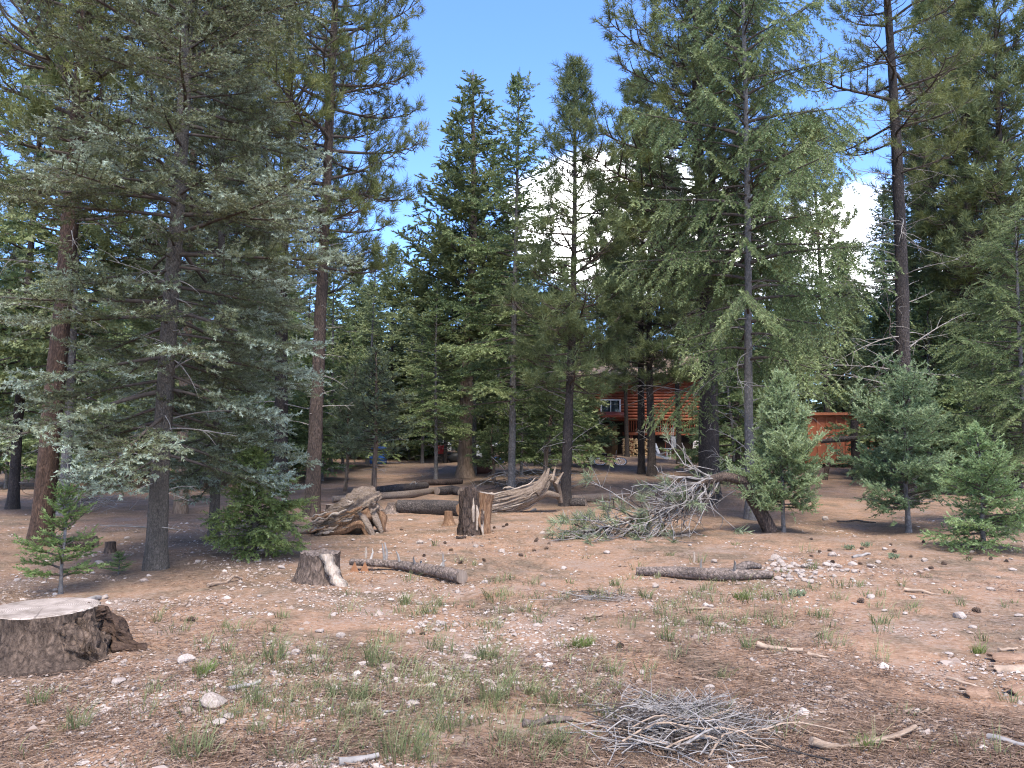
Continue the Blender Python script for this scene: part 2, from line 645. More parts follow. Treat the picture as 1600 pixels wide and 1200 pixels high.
# ------------------------------------------------------------------ foliage templates: shoot along +X, unit length
def brush(rng, n, nlen, ang, width, flat=0.0, tipfan=True, start=0.0):
    """needles along a shoot; flat=1 keeps them in two ranks"""
    V, F = [], []
    for i in range(n):
        s = start + (1 - start) * (i + rng.rand() * 0.8) / n
        roll = rng.rand() * 2 * PI
        if flat:
            roll = (PI / 2 if i % 2 else -PI / 2) + rng.normal(0, 0.25 + (1 - flat) * 1.2)
        a = ang * (1 - 0.45 * s ** 3) + rng.normal(0, 0.12)
        d = np.array([math.cos(a), math.sin(a) * math.sin(roll), math.sin(a) * math.cos(roll)])
        side = unit(np.cross(d, rng.normal(size=3)))
        b = np.array([s, 0, 0])
        L = nlen * (0.8 + 0.4 * rng.rand()) * (1 - 0.25 * s)
        w = width * (0.8 + 0.4 * rng.rand())
        k = len(V)
        V += [b - side * w * 0.5, b + side * w * 0.5, b + d * L]
        F.append([k, k + 1, k + 2])
    return np.array(V), np.array(F)


def templates(seed, count, *a, **k):
    rng = np.random.RandomState(seed)
    return [brush(rng, *a, **k) for _ in range(count)]


TP = {
    'spruce': templates(1, 6, 13, 0.40, 0.95, 0.15),
    'fir': templates(3, 6, 13, 0.42, 1.0, 0.15, flat=0.7),
    'fir_far': templates(4, 5, 9, 0.46, 0.95, 0.24, flat=0.5),
    'pine': templates(5, 5, 30, 0.85, 1.0, 0.060, start=0.0),
    'pine_far': templates(6, 4, 18, 0.9, 1.0, 0.11, start=0.0),
    'juniper': templates(7, 5, 11, 0.46, 0.6, 0.22),
}


def expand(g, tmpl, pos, dr, up, size, tint, rng):
    pos, dr, up = np.asarray(pos), unit(dr), np.asarray(up)
    size, tint = np.asarray(size), np.asarray(tint)
    side = unit(np.cross(up, dr))
    up = np.cross(dr, side)
    pick = rng.randint(0, len(tmpl), len(pos))
    for k, (T, F) in enumerate(tmpl):
        s = np.nonzero(pick == k)[0]
        if not len(s):
            continue
        V = (T[None, :, 0, None] * dr[s, None] + T[None, :, 1, None] * side[s, None] + T[None, :, 2, None] * up[s, None])
        V = pos[s, None] + V * size[s, None, None]
        n, m = V.shape[:2]
        FF = (F[None] + (np.arange(n) * m)[:, None, None]).reshape(-1, 3)
        g.add(V.reshape(-1, 3), FF, np.repeat(tint[s], m))


class Shoots:
    def __init__(self):
        self.p, self.d, self.u, self.s, self.t = [], [], [], [], []

    def put(self, p, d, u, s, t):
        self.p.append(p); self.d.append(d); self.u.append(u); self.s.append(s); self.t.append(t)

    def grow(self, g, tmpl, rng):
        expand(g, tmpl, np.array(self.p), np.array(self.d), np.array(self.u), np.array(self.s), np.clip(np.array(self.t), 0, 1), rng)


def bpath(p0, az, el0, L, droop, upturn, n, wob, rng):
    t = np.linspace(0, 1, n)
    el = el0 - droop * t + upturn * t * t
    aa = az + np.cumsum(rng.normal(0, wob, n))
    d = np.stack([np.cos(aa) * np.cos(el), np.sin(aa) * np.cos(el), np.sin(el)], -1)
    P = p0 + np.vstack([np.zeros(3), np.cumsum(d * (L / n), axis=0)])
    return P


def along(P, s):
    x = s * (len(P) - 1)
    i = min(int(x), len(P) - 2)
    f = x - i
    return P[i] * (1 - f) + P[i + 1] * f, unit(P[i + 1] - P[i])


def trunk_geo(rng, H, r0, sides=14, bend=0.12, step=0.22, flare=0.45, rough=0.08, top_r=0.012, seed=0, power=0.85):
    n = max(8, int(H / step))
    h = np.linspace(-0.18, H, n)
    hh = np.clip(h, 0, None)
    r = (r0 - top_r) * np.clip(1 - hh / H, 0, 1) ** power + top_r + r0 * flare * np.exp(-hh / (r0 * 1.5))
    b = rng.normal(0, 1, 4)
    x = bend * (b[0] * np.sin(hh / H * 3.1) + 0.4 * b[1] * np.sin(hh / H * 7.3)) * np.clip(hh / H * 3, 0, 1)
    y = bend * (b[2] * np.sin(hh / H * 2.7) + 0.4 * b[3] * np.sin(hh / H * 6.1)) * np.clip(hh / H * 3, 0, 1)
    P = np.stack([x, y, h], -1)
    g = Geo()
    V, F = tube(P, r, sides, rough, 9.0, seed, 2.0)
    g.add(V, F)
    return g, P, r


def axis_at(P, r, h):
    i = int(np.clip(np.searchsorted(P[:, 2], h), 1, len(P) - 1))
    f = (h - P[i - 1, 2]) / max(P[i, 2] - P[i - 1, 2], 1e-6)
    return P[i - 1] * (1 - f) + P[i] * f, r[i - 1] * (1 - f) + r[i] * f


def dead_limbs(rng, g, P, r, h0, h1, n, L0, L1, droop=0.5):
    """bare grey lower branches with forked twigs"""
    for _ in range(n):
        h = h0 + (h1 - h0) * rng.rand()
        c, rr = axis_at(P, r, h)
        az = rng.rand() * 2 * PI
        L = L0 + (L1 - L0) * rng.rand() ** 2
        B = bpath(c + rr * 0.6 * np.array([math.cos(az), math.sin(az), 0]), az, rng.normal(0.15, 0.3), L, droop * rng.rand() * 1.6, 0.2, 7, 0.16, rng)
        w = 0.006 + 0.012 * L * 0.5
        V, F = tube(B, np.linspace(w, 0.003, len(B)), 4)
        g.add(V, F)
        for _k in range(int(L * 5)):
            q, tt = along(B, 0.3 + 0.7 * rng.rand())
            d = unit(tt + rng.normal(0, 0.65, 3))
            l = L * (0.1 + 0.25 * rng.rand())
            Q = np.array([q, q + d * l * 0.5, q + d * l + np.array([0, 0, -0.15 * l])])
            V, F = tube(Q, np.array([w * 0.45, w * 0.3, 0.002]), 3)
            g.add(V, F)


def spruce_like(seed, H, r0, base, Rmax, per_m, tmpl, shoot, step, sec_step, style, sides=14, rough=0.08, seclen=0.34,
                inner=0.16, top_el=0.75, low_el=-0.12, droop=0.45, upturn=0.45, hang=0.0, tip_bias=0.0, shape=0.8, gap=0.25, flare=0.45, bend=0.06,
                ragged=0.25, dead=0, power=0.85, fluff=0.12, tip_fade=0.0, open_top=0.0):
    """spruce / fir: whorled plate-like branches; returns trunk, limbs, dead, crown Geos"""
    rng = np.random.RandomState(seed)
    tg, P, r = trunk_geo(rng, H, r0, sides=sides, rough=rough, seed=seed, flare=flare, bend=bend, power=power)
    lg, sh = Geo(), Shoots()
    span = H - base
    nb = int(span * per_m)
    az = rng.rand() * 6.28
    for i in range(nb):
        f = (i + rng.rand() * 0.9) / nb             # 0 low .. 1 top
        f = f ** 0.92
        h = base + f * span * 0.985
        c, rr = axis_at(P, r, h)
        az += 2.399 + rng.normal(0, 0.35)
        prof = (1 - f) ** shape
        if f < 0.12:
            prof *= 0.72 + 0.28 * f / 0.12
        L = max(0.06, Rmax * prof * (1 + rng.normal(0, ragged)))
        L = min(L, Rmax * 1.3)
        if rng.rand() < gap * 0.35 + open_top * f:
            continue
        e0 = low_el + (top_el - low_el) * f ** 1.3 + rng.normal(0, 0.1)
        B = bpath(c, az, e0, L, droop * (1 - 0.5 * f), upturn, 9, 0.05, rng)
        w = min(0.008 + 0.011 * L, 0.05)
        V, F = tube(B, np.linspace(w, 0.003, len(B)), 5)
        lg.add(V, F)
        bt = rng.normal(0, 0.13)                     # each branch has its own cast
        lo = inner + (0.12 if L > Rmax * 0.5 else 0)
        ns = max(2, int(L * (1 - lo) / sec_step))
        for k in range(ns):
            s = lo + (1 - lo) * (k + rng.rand() * 0.6) / ns
            q, t = along(B, s)
            for sg in (-1, 1):
                if rng.rand() < gap:
                    continue
                sl = L * seclen * (0.35 + 1.0 * (1 - s) ** 0.7) * (0.7 + 0.6 * rng.rand())
                sl = min(sl, 0.75 * L * (1 - s * 0.6))
                sl = max(sl, shoot * 0.8)
                sidev = unit(np.cross(t, [0, 0, 1.0])) * sg
                d = unit(t * 0.62 + sidev * 0.8 + np.array([0, 0, rng.normal(fluff * 0.5, fluff) - hang]))
                m = max(1, int(sl / step))
                e = q + d * sl + np.array([0, 0, -hang * sl * 0.6])
                if sl > 0.12 and tmpl != 'fir_far':
                    V, F = tube(np.array([q, (q + e) / 2 + d * 0.01, e]), np.array([0.005, 0.0035, 0.002]), 3)
                    lg.add(V, F)
                for j in range(m + 1):
                    u = (j + 0.6 * rng.rand()) / (m + 1)
                    b0 = q + (e - q) * u
                    ax = unit(e - q)
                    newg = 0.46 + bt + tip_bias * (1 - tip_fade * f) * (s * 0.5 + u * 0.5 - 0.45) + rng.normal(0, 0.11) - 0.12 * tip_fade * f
                    for sg2 in ((-1, 1) if j < m else (0,)):
                        if sg2 and rng.rand() < 0.12:
                            continue
                        pl = unit(np.cross(ax, [0, 0, 1.0])) * sg2
                        dd = unit(ax * 0.75 + pl * 0.75 + np.array([0, 0, rng.normal(0.06, 0.1 + fluff) - hang * 0.6]))
                        sz = shoot * (0.75 + 0.55 * rng.rand()) * (0.8 + 0.3 * u)
                        sh.put(b0, dd, np.array([0, 0, 1.0]) + rng.normal(0, 0.25, 3), sz, newg)
        # leader of the branch
        for s in np.linspace(max(lo, 0.35), 1.0, max(2, int(L * 0.65 / (step * 1.2)))):
            q, t = along(B, s * 0.999)
            dd = unit(t + rng.normal(0, 0.25, 3))
            sh.put(q, dd, np.array([0, 0, 1.0]) + rng.normal(0, 0.3, 3), shoot * (0.9 + 0.4 * rng.rand()), 0.5 + bt + tip_bias * (1 - tip_fade * f) * (s - 0.45) - 0.12 * tip_fade * f)
    # leading shoot
    for k in range(10):
        c, rr = axis_at(P, r, H - 0.5 * shoot * k)
        sh.put(c, unit(np.array([0, 0, 1.0]) + rng.normal(0, 0.4, 3)), rng.normal(0, 1, 3), shoot, 0.6)
    dg = None
    if dead:
        dg = Geo()
        dead_limbs(rng, dg, P, r, 0.5, base + 0.25 * span, dead, 0.3, Rmax * 0.7)
    cg = Geo()
    sh.grow(cg, TP[tmpl], rng)
    return tg, lg, dg, cg


def pine_like(seed, H, r0, base, Rmax, per_m, tmpl, tuft, shape=0.55, sides=14, rough=0.1, dead=14, dead0=1.5, low_el=-0.05, top_el=0.8, clump=1.0,
              bend=0.12, dead_len=1.2, flare=0.35, droop=0.35, upturn=0.75, rise=0.18, power=0.85):
    """ponderosa: open crown of long limbs ending in needle tufts"""
    rng = np.random.RandomState(seed)
    tg, P, r = trunk_geo(rng, H, r0, sides=sides, rough=rough, seed=seed, flare=flare, bend=bend, power=power)
    lg, sh = Geo(), Shoots()
    span = H - base
    nb = int(span * per_m)
    az = rng.rand() * 6.28

    def tufts(q, d, n, spread):
        for _ in range(n):
            dd = unit(d + rng.normal(0, spread, 3) + np.array([0, 0, 0.18]))
            sh.put(q + rng.normal(0, 0.03, 3), dd, rng.normal(0, 1, 3), tuft * (0.75 + 0.5 * rng.rand()), 0.5 + bt + rng.normal(0, 0.14))

    for i in range(nb):
        f = (i + rng.rand() * 0.9) / nb
        h = base + f * span * 0.97
        c, rr = axis_at(P, r, h)
        az += 2.399 + rng.normal(0, 0.5)
        bt = rng.normal(0, 0.13)
        prof = min(1.0, (0.55 + f * 2.2)) * (1 - f) ** shape
        L = max(0.25, Rmax * prof * (0.6 + 0.75 * rng.rand()))
        e0 = low_el + (top_el - low_el) * f + rng.normal(0, 0.15)
        B = bpath(c, az, e0, L, droop, upturn, 10, 0.09, rng)
        w = 0.012 + 0.014 * L
        V, F = tube(B, np.linspace(w, 0.008, len(B)), 6)
        lg.add(V, F)
        ns = max(3, int(L * 4.4 * clump))
        for k in range(ns):
            s = 0.30 + 0.70 * (k + rng.rand()) / ns
            q, t = along(B, min(s, 0.999))
            sg = 1 if k % 2 else -1
            sidev = unit(np.cross(t, [0, 0, 1.0])) * sg
            sl = L * (0.13 + 0.24 * (1 - s)) * (0.6 + 0.8 * rng.rand()) + 0.1
            d = unit(t * 0.7 + sidev * (0.75 + 0.2 * rng.rand()) + np.array([0, 0, rng.normal(0.12, 0.3)]))
            mid = q + d * sl * 0.55 + np.array([0, 0, -0.03])
            e = q + d * sl + np.array([0, 0, rise * sl])
            V, F = tube(np.array([q, mid, e]), np.array([w * 0.4, w * 0.3, 0.005]), 4)
            lg.add(V, F)
            tufts(e, unit(e - mid), 2, 0.35)
            for _j in range(max(1, int(sl * 4.5))):
                u = 0.35 + 0.65 * rng.rand()
                b0 = q + (e - q) * u
                d2 = unit(d + rng.normal(0, 0.7, 3) + np.array([0, 0, 0.3]))
                l2 = 0.08 + 0.16 * rng.rand()
                e2 = b0 + d2 * l2
                if tmpl != 'pine_far':
                    V, F = tube(np.array([b0, e2]), np.array([0.005, 0.004]), 3)
                    lg.add(V, F)
                tufts(e2, d2, 1, 0.3)
        q, t = along(B, 0.999)
        tufts(q, t, 3, 0.4)
    for k in range(8):
        c, rr = axis_at(P, r, H - 0.12 * k)
        bt = 0
        tufts(c, np.array([0, 0, 1.0]), 2, 0.5)
    dg = None
    if dead:
        dg = Geo()
        dead_limbs(rng, dg, P, r, dead0, base + 0.2 * span, dead, 0.15, dead_len, 0.4)
    cg = Geo()
    sh.grow(cg, TP[tmpl], rng)
    return tg, lg, dg, cg


def juniper_like(seed, H, r0, base, Rmax, per_m, shoot, shape=0.6, up=0.6, clump=1.0, dead=10, dead_len=0.8, sides=12, tmpl='juniper', bark_rough=0.18, fuzz=0.55):
    """rocky mountain juniper: upswept limbs carrying dense scaly sprays"""
    rng = np.random.RandomState(seed)
    tg, P, r = trunk_geo(rng, H, r0, sides=sides, rough=bark_rough, seed=seed, bend=0.12)
    lg, sh = Geo(), Shoots()
    span = H - base
    nb = int(span * per_m)
    az = rng.rand() * 6.28
    for i in range(nb):
        f = (i + rng.rand()) / nb
        h = base + f * span * 0.97
        c, rr = axis_at(P, r, h)
        az += 2.399 + rng.normal(0, 0.5)
        prof = (1 - f) ** shape * min(1, 0.6 + 2.5 * f)
        L = max(0.12, Rmax * prof * (0.65 + 0.6 * rng.rand()))
        B = bpath(c, az, up * (0.4 + 0.8 * f) + rng.normal(0, 0.2), L, 0.25, 0.35, 8, 0.1, rng)
        w = 0.006 + 0.011 * L
        V, F = tube(B, np.linspace(w, 0.003, len(B)), 4)
        lg.add(V, F)
        bt = rng.normal(0, 0.16)
        ns = max(3, int(L * 9 * clump))
        for k in range(ns):
            s = 0.25 + 0.75 * (k + rng.rand()) / ns
            q, t = along(B, min(s, 0.999))
            d = unit(t * 0.6 + rng.normal(0, 0.6, 3) + np.array([0, 0, 0.15]))
            sl = (0.08 + 0.22 * L * (1.1 - s)) * (0.6 + 0.8 * rng.rand())
            V, F = tube(np.array([q, q + d * sl]), np.array([0.004, 0.002]), 3)
            lg.add(V, F)
            for j in range(max(2, int(sl / shoot * 3.2))):
                u = 0.2 + 0.8 * rng.rand()
                sh.put(q + d * sl * u, unit(d + rng.normal(0, fuzz, 3) + np.array([0, 0, 0.25])), rng.normal(0, 1, 3),
                       shoot * (0.7 + 0.6 * rng.rand()), 0.48 + bt + rng.normal(0, 0.13))
    dg = None
    if dead:
        dg = Geo()
        dead_limbs(rng, dg, P, r, 0.4, base + 0.3 * span, dead, 0.15, dead_len)
    cg = Geo()
    sh.grow(cg, TP[tmpl], rng)
    return tg, lg, dg, cg


PROTO = {}


def proto(key, geos, bark, fol, limb='limb'):
    tg, lg, dg, cg = geos
    parts = [('trunk', tg.mesh('trunk', M[bark]))]
    if lg is not None and lg.n:
        parts.append(('limbs', lg.mesh('limbs', M[limb])))
    if dg is not None and dg.n:
        parts.append(('dead_limbs', dg.mesh('dead_limbs', M['limb_dead'])))
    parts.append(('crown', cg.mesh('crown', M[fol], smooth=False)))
    PROTO[key] = parts


KIND_NAME = {'blue_spruce': 'blue_spruce', 'low_spruce': 'spruce_bush', 'ponderosa': 'ponderosa_pine', 'ponderosa_open': 'ponderosa_pine', 'young_pine': 'young_pine',
             'tall_fir': 'tall_fir', 'slim_fir': 'slim_fir', 'douglas_fir': 'drooping_fir', 'white_fir': 'young_white_fir', 'white_fir_broad': 'young_white_fir',
             'fir_seedling': 'fir_seedling', 'white_fir_small': 'young_white_fir', 'ponderosa_bare': 'ponderosa_pine', 'thicket_fir': 'thicket_fir', 'deep_fir': 'deep_wood_fir', 'juniper': 'juniper', 'juniper_tall': 'pointed_conifer', 'far_pine': 'slender_pine', 'far_fir': 'grey_fir', 'far_fir_narrow': 'slender_fir'}


def plant(key, label, loc, scale=1.0, rotz=0.0, lean=(0, 0), cat='tree', group=None, litter=1.2, swap=None, sxy=None, name=None):
    """a tree of a kind: an Empty at its foot that carries trunk, limbs and crown"""
    o = thing(name or KIND_NAME[key], label, cat, loc, 0, group)
    o.rotation_euler = (lean[1], lean[0], rotz)
    o.rotation_mode = 'ZXY'
    o.scale = (scale if sxy is None else sxy,) * 2 + (scale,)
    for pn, me in PROTO[key]:
        c = link(pn, me, o)
        if pn in ('dead_limbs', 'limbs'):
            c['kind'] = 'stuff'
        if swap and pn in swap:
            c.material_slots[0].link = 'OBJECT'
            c.material_slots[0].material = M[swap[pn]]
    if litter:
        DUFF_SHADE_SPOTS.append((loc[0], loc[1], litter))
    return o


# ---- kinds
proto('blue_spruce', spruce_like(11, 13.5, 0.118, 1.25, 1.75, 20, 'spruce', 0.095, 0.070, 0.115, 'p', sides=20, rough=0.06, seclen=0.40, tip_bias=1.05, tip_fade=0.8, open_top=0.28, fluff=0.2,
                                 shape=0.5, gap=0.13, droop=0.5, upturn=0.5, top_el=0.8, low_el=-0.2, ragged=0.36, dead=34), 'bark_grey', 'fol_spruce')
proto('low_spruce', spruce_like(12, 1.75, 0.05, 0.05, 0.72, 44, 'spruce', 0.11, 0.062, 0.10, 'p', fluff=0.3, seclen=0.36, hang=0.3, droop=0.5, upturn=0.1,
                                shape=0.6, gap=0.12, low_el=0.15, dead=0, tip_bias=0.5, inner=0.05), 'bark_grey', 'fol_spruce_green')
proto('ponderosa', pine_like(21, 17.0, 0.185, 5.2, 2.6, 8.0, 'pine', 0.225, dead=46, dead0=1.8, sides=20, clump=1.25), 'bark_pine', 'fol_pine')
proto('ponderosa_open', pine_like(22, 16.0, 0.185, 4.6, 2.6, 7.0, 'pine', 0.225, dead=60, dead0=2.2, dead_len=1.9, shape=0.5, clump=1.1), 'bark_pine_dark', 'fol_pine')
proto('ponderosa_bare', pine_like(24, 19.0, 0.20, 8.2, 2.5, 5.0, 'pine', 0.225, dead=110, dead0=2.5, dead_len=2.3, shape=0.5, clump=1.0), 'bark_pine_dark', 'fol_pine')
proto('young_pine', pine_like(23, 11.6, 0.135, 2.8, 1.75, 12.0, 'pine', 0.225, shape=0.75, dead=40, dead0=0.8, dead_len=1.0, low_el=0.0, top_el=0.75, clump=1.4), 'bark_pine_dark', 'fol_pine_dark')
proto('slim_fir', spruce_like(32, 12.5, 0.11, 2.6, 1.7, 14, 'fir_far', 0.175, 0.13, 0.19, 'p', seclen=0.42, shape=0.55, gap=0.26, hang=0.2, droop=0.4, upturn=0.5,
                              low_el=-0.2, top_el=0.8, ragged=0.36, tip_bias=0.5, dead=34), 'bark_fir', 'fol_fir')
proto('douglas_fir', spruce_like(33, 15.0, 0.125, 3.2, 2.7, 12.5, 'fir', 0.145, 0.10, 0.165, 'p', seclen=0.36, shape=0.42, gap=0.22, hang=0.55, droop=0.75, upturn=0.5,
                                 low_el=0.02, top_el=0.7, ragged=0.32, tip_bias=0.9, dead=40), 'bark_fir', 'fol_fir')
proto('white_fir', spruce_like(41, 2.75, 0.045, 0.38, 0.95, 40, 'fir', 0.10, 0.058, 0.095, 'p', fluff=0.38, seclen=0.44, shape=0.55, gap=0.12, hang=0.0, droop=0.1, upturn=0.45,
                               low_el=0.08, top_el=0.95, ragged=0.32, tip_bias=0.75, inner=0.05, bend=0.05), 'bark_fir', 'fol_white_fir')
proto('white_fir_small', spruce_like(44, 1.8, 0.035, 0.12, 0.72, 44, 'fir', 0.09, 0.055, 0.09, 'p', fluff=0.36, seclen=0.44, shape=0.6, gap=0.14, hang=0.08, droop=0.2, upturn=0.4,
                               low_el=0.0, top_el=0.95, ragged=0.36, tip_bias=0.75, inner=0.05, bend=0.05), 'bark_fir', 'fol_sapling_pale')
proto('white_fir_broad', spruce_like(42, 2.9, 0.06, 0.35, 1.2, 33, 'fir', 0.105, 0.062, 0.105, 'p', fluff=0.36, seclen=0.42, shape=0.5, gap=0.14, hang=0.05, droop=0.15, upturn=0.45,
                                     low_el=0.05, top_el=0.95, ragged=0.42, tip_bias=0.7, inner=0.08, bend=0.03, dead=10), 'bark_fir', 'fol_white_fir')
proto('fir_seedling', spruce_like(43, 1.05, 0.018, 0.10, 0.42, 30, 'fir', 0.09, 0.055, 0.09, 'p', seclen=0.45, shape=0.6, gap=0.18, hang=0.0, droop=0.1, upturn=0.35,
                                  low_el=0.1, top_el=0.9, ragged=0.25, tip_bias=0.6, inner=0.05, bend=0.03), 'bark_fir', 'fol_sapling')
proto('juniper', juniper_like(51, 4.6, 0.065, 1.3, 1.15, 26, 0.115, clump=1.3, dead=16), 'bark_tan', 'fol_juniper')
proto('juniper_tall', juniper_like(52, 17.0, 0.20, 4.2, 2.7, 18, 0.22, shape=0.75, up=0.5, clump=0.95, dead=24, dead_len=2.0, fuzz=0.6), 'bark_tan', 'fol_tall_fir')
proto('far_pine', pine_like(61, 18.0, 0.17, 5.0, 2.5, 7.0, 'pine_far', 0.31, shape=0.6, dead=30, dead0=2.5, dead_len=1.6, sides=9, clump=1.0), 'bark_pine_dark', 'fol_pine_dark')
proto('far_fir', spruce_like(62, 15.0, 0.14, 2.4, 2.4, 11.5, 'fir_far', 0.27, 0.19, 0.28, 'p', sides=9, seclen=0.42, shape=0.72, gap=0.2, hang=0.18, droop=0.45, upturn=0.5,
                             low_el=-0.15, top_el=0.85, ragged=0.3, tip_bias=0.5, dead=20), 'bark_pine_dark', 'fol_fir')
proto('far_fir_narrow', spruce_like(63, 14.0, 0.115, 2.8, 1.8, 12, 'fir_far', 0.25, 0.19, 0.26, 'p', sides=9, seclen=0.45, shape=0.6, gap=0.22, hang=0.2, droop=0.4, upturn=0.5,
                                    low_el=-0.2, top_el=0.85, ragged=0.35, tip_bias=0.5, dead=24), 'bark_fir', 'fol_tall_fir')

# ---- trees one can point to
TALL = 'tall conifers around the clearing'
plant('blue_spruce', 'large blue spruce with pale tips on its low plate-like branches, left of the clearing', at(243, 890), 1.0, 0.4, (0.008, 0.0), litter=1.7)
plant('blue_spruce', 'second blue spruce close behind and right of the large one, over a low bush', gnd(340, 12.4), 0.80, 2.5, (0.0, 0.0), litter=1.6, sxy=0.70)
plant('low_spruce', 'low bright green spruce bush with drooping twigs at the foot of the blue spruces', at(395, 870), 0.84, 1.0, litter=0.8, sxy=1.0)
plant('ponderosa', 'thick red-barked pine leaning right at the left edge behind the blue spruce', at(62, 852), 0.98, 1.9, (0.055, 0.0), swap={'trunk': 'bark_red'}, litter=1.6, sxy=0.84)
plant('far_fir_narrow', 'slender pale-barked conifer just right of the leaning red pine', gnd(105, 16.5), 0.9, 0.6, (0.035, 0))
plant('far_fir', 'grey-trunked conifer at the far left edge of the photo', gnd(28, 17.6), 0.85, 2.2, (0.02, 0))
plant('far_pine', 'thin pinkish trunk seen between the two blue spruces', gnd(287, 17.0), 0.8, 4.0, (0, 0), swap={'trunk': 'bark_tan'})
plant('ponderosa', 'tall straight ponderosa pine with patchy brown bark beside the weathered root log', at(487, 806), 1.0, 0.2, (0.026, 0.0), litter=1.4, sxy=0.86)
plant('ponderosa_open', 'dark ponderosa pine standing behind and left of the patchy-barked pine', gnd(440, 21.5), 1.12, 1.1, (0.01, 0))
plant('juniper', 'leaning thin-trunked juniper left of the blue barrel', gnd(541, 22.5), 0.8, 1.5, (0.1, 0))
plant('juniper', 'small grey-green juniper with sparse low boughs in front of the blue barrel', gnd(586, 21.0), 0.88, 3.3, (0.0, 0), sxy=1.15)
plant('slim_fir', 'young light green fir with open drooping boughs right of the small juniper', gnd(682, 27.0), 0.56, 1.0, (0.0, 0), sxy=0.62)
plant('juniper_tall', 'tall pointed conifer with tan trunk whose top stands clear against the blue sky', gnd(727, 29.0), 0.93, 0.7, (0.02, 0.0), sxy=1.4)
plant('far_fir_narrow', 'thin dark trunk standing tight against the tan trunk of the pointed conifer', gnd(741, 30.0), 0.8, 0.7, (0.01, 0.0))
plant('slim_fir', 'slim fir with pale speckled trunk and dead lower twigs beside the upturned grey log', gnd(799, 22.0), 0.99, 2.0, (0.02, 0.0))
plant('young_pine', 'dark-trunked young pine right of the upturned roots of the grey log', at(884, 790), 0.95, 0.0, (0.025, 0.0))
plant('far_pine', 'left of two dark pines standing close together in front of the cabin', gnd(1001, 31.0), 0.92, 2.4, (0.008, 0.0))
plant('young_pine', 'right of two dark pines standing close together in front of the cabin', gnd(1017, 30.0), 1.22, 2.0, (-0.004, 0.0))
plant('ponderosa_open', 'big black-barked pine with long bare limbs left of the drooping fir', gnd(1103, 19.5), 1.06, 2.6, (0.002, 0.0), sxy=1.2)
plant('ponderosa', 'second stem of the big black-barked pine standing tight behind it', gnd(1112, 20.4), 0.95, 4.4, (0.0, 0.0), swap={'trunk': 'bark_pine_dark', 'crown': 'fol_pine_dark'})
plant('douglas_fir', 'fir with smooth grey trunk and long drooping light green sprays right of centre', gnd(1168, 16.2), 1.0, 0.9, (0.004, 0.0), litter=1.6, sxy=0.80)
plant('ponderosa_bare', 'straight dark pine with many bare snags right of the orange shed', gnd(1413, 19.0), 1.0, 0.5, (-0.012, 0.0), sxy=1.0)
plant('ponderosa', 'brown-trunked pine near the right edge behind the dark green fir', gnd(1522, 24.0), 1.1, 3.5, (-0.006, 0.0), sxy=0.95)
plant('far_pine', 'pine with slanting trunk crossing behind the brown-trunked pine near the right edge', gnd(1535, 27.0), 1.0, 1.0, (-0.075, 0.0))
plant('douglas_fir', 'dark green fir with drooping boughs cut off by the right edge', gnd(1602, 14.0), 0.40, 3.6, (0.0, 0.0), swap={'crown': 'fol_fir'}, litter=1.6, sxy=0.5)
plant('white_fir', 'bushy young white fir with soft pale green tips beside the fallen arched pine', gnd(1219, 13.55), 0.99, 0.3, litter=1.1, sxy=0.75)
plant('white_fir_broad', 'dark bluish young white fir with a bare stem foot, middle of the three young firs', at(1420, 832), 0.98, 1.2, litter=1.1, sxy=0.82, swap={'crown': 'fol_white_fir_dark'})
plant('white_fir_small', 'smallest and brightest of the young white firs, nearest the right edge', at(1537, 858), 0.98, 2.2, litter=0.9)
plant('fir_seedling', 'small bright green fir seedling behind the big flat-topped stump', at(95, 928), 1.02, 0.4, cat='sapling', litter=0)
plant('fir_seedling', 'tiny green fir seedling left of the grey spruce trunk', at(185, 897), 0.24, 1.4, cat='sapling', litter=0, sxy=0.42)
plant('juniper', 'dense dark juniper bush left of the cabin wall', gnd(922, 35.5), 0.72, 0.5, cat='bush', sxy=1.6, swap={'crown': 'fol_fir'})
plant('juniper', 'dark green shrub behind the pale speckled trunk', gnd(772, 26.0), 0.42, 2.5, cat='bush', sxy=0.9, swap={'crown': 'fol_fir'})
plant('juniper', 'tall loose juniper filling the gap left of the dark-trunked young pine', gnd(852, 25.0), 0.95, 4.5, sxy=1.25, swap={'crown': 'fol_fir'})

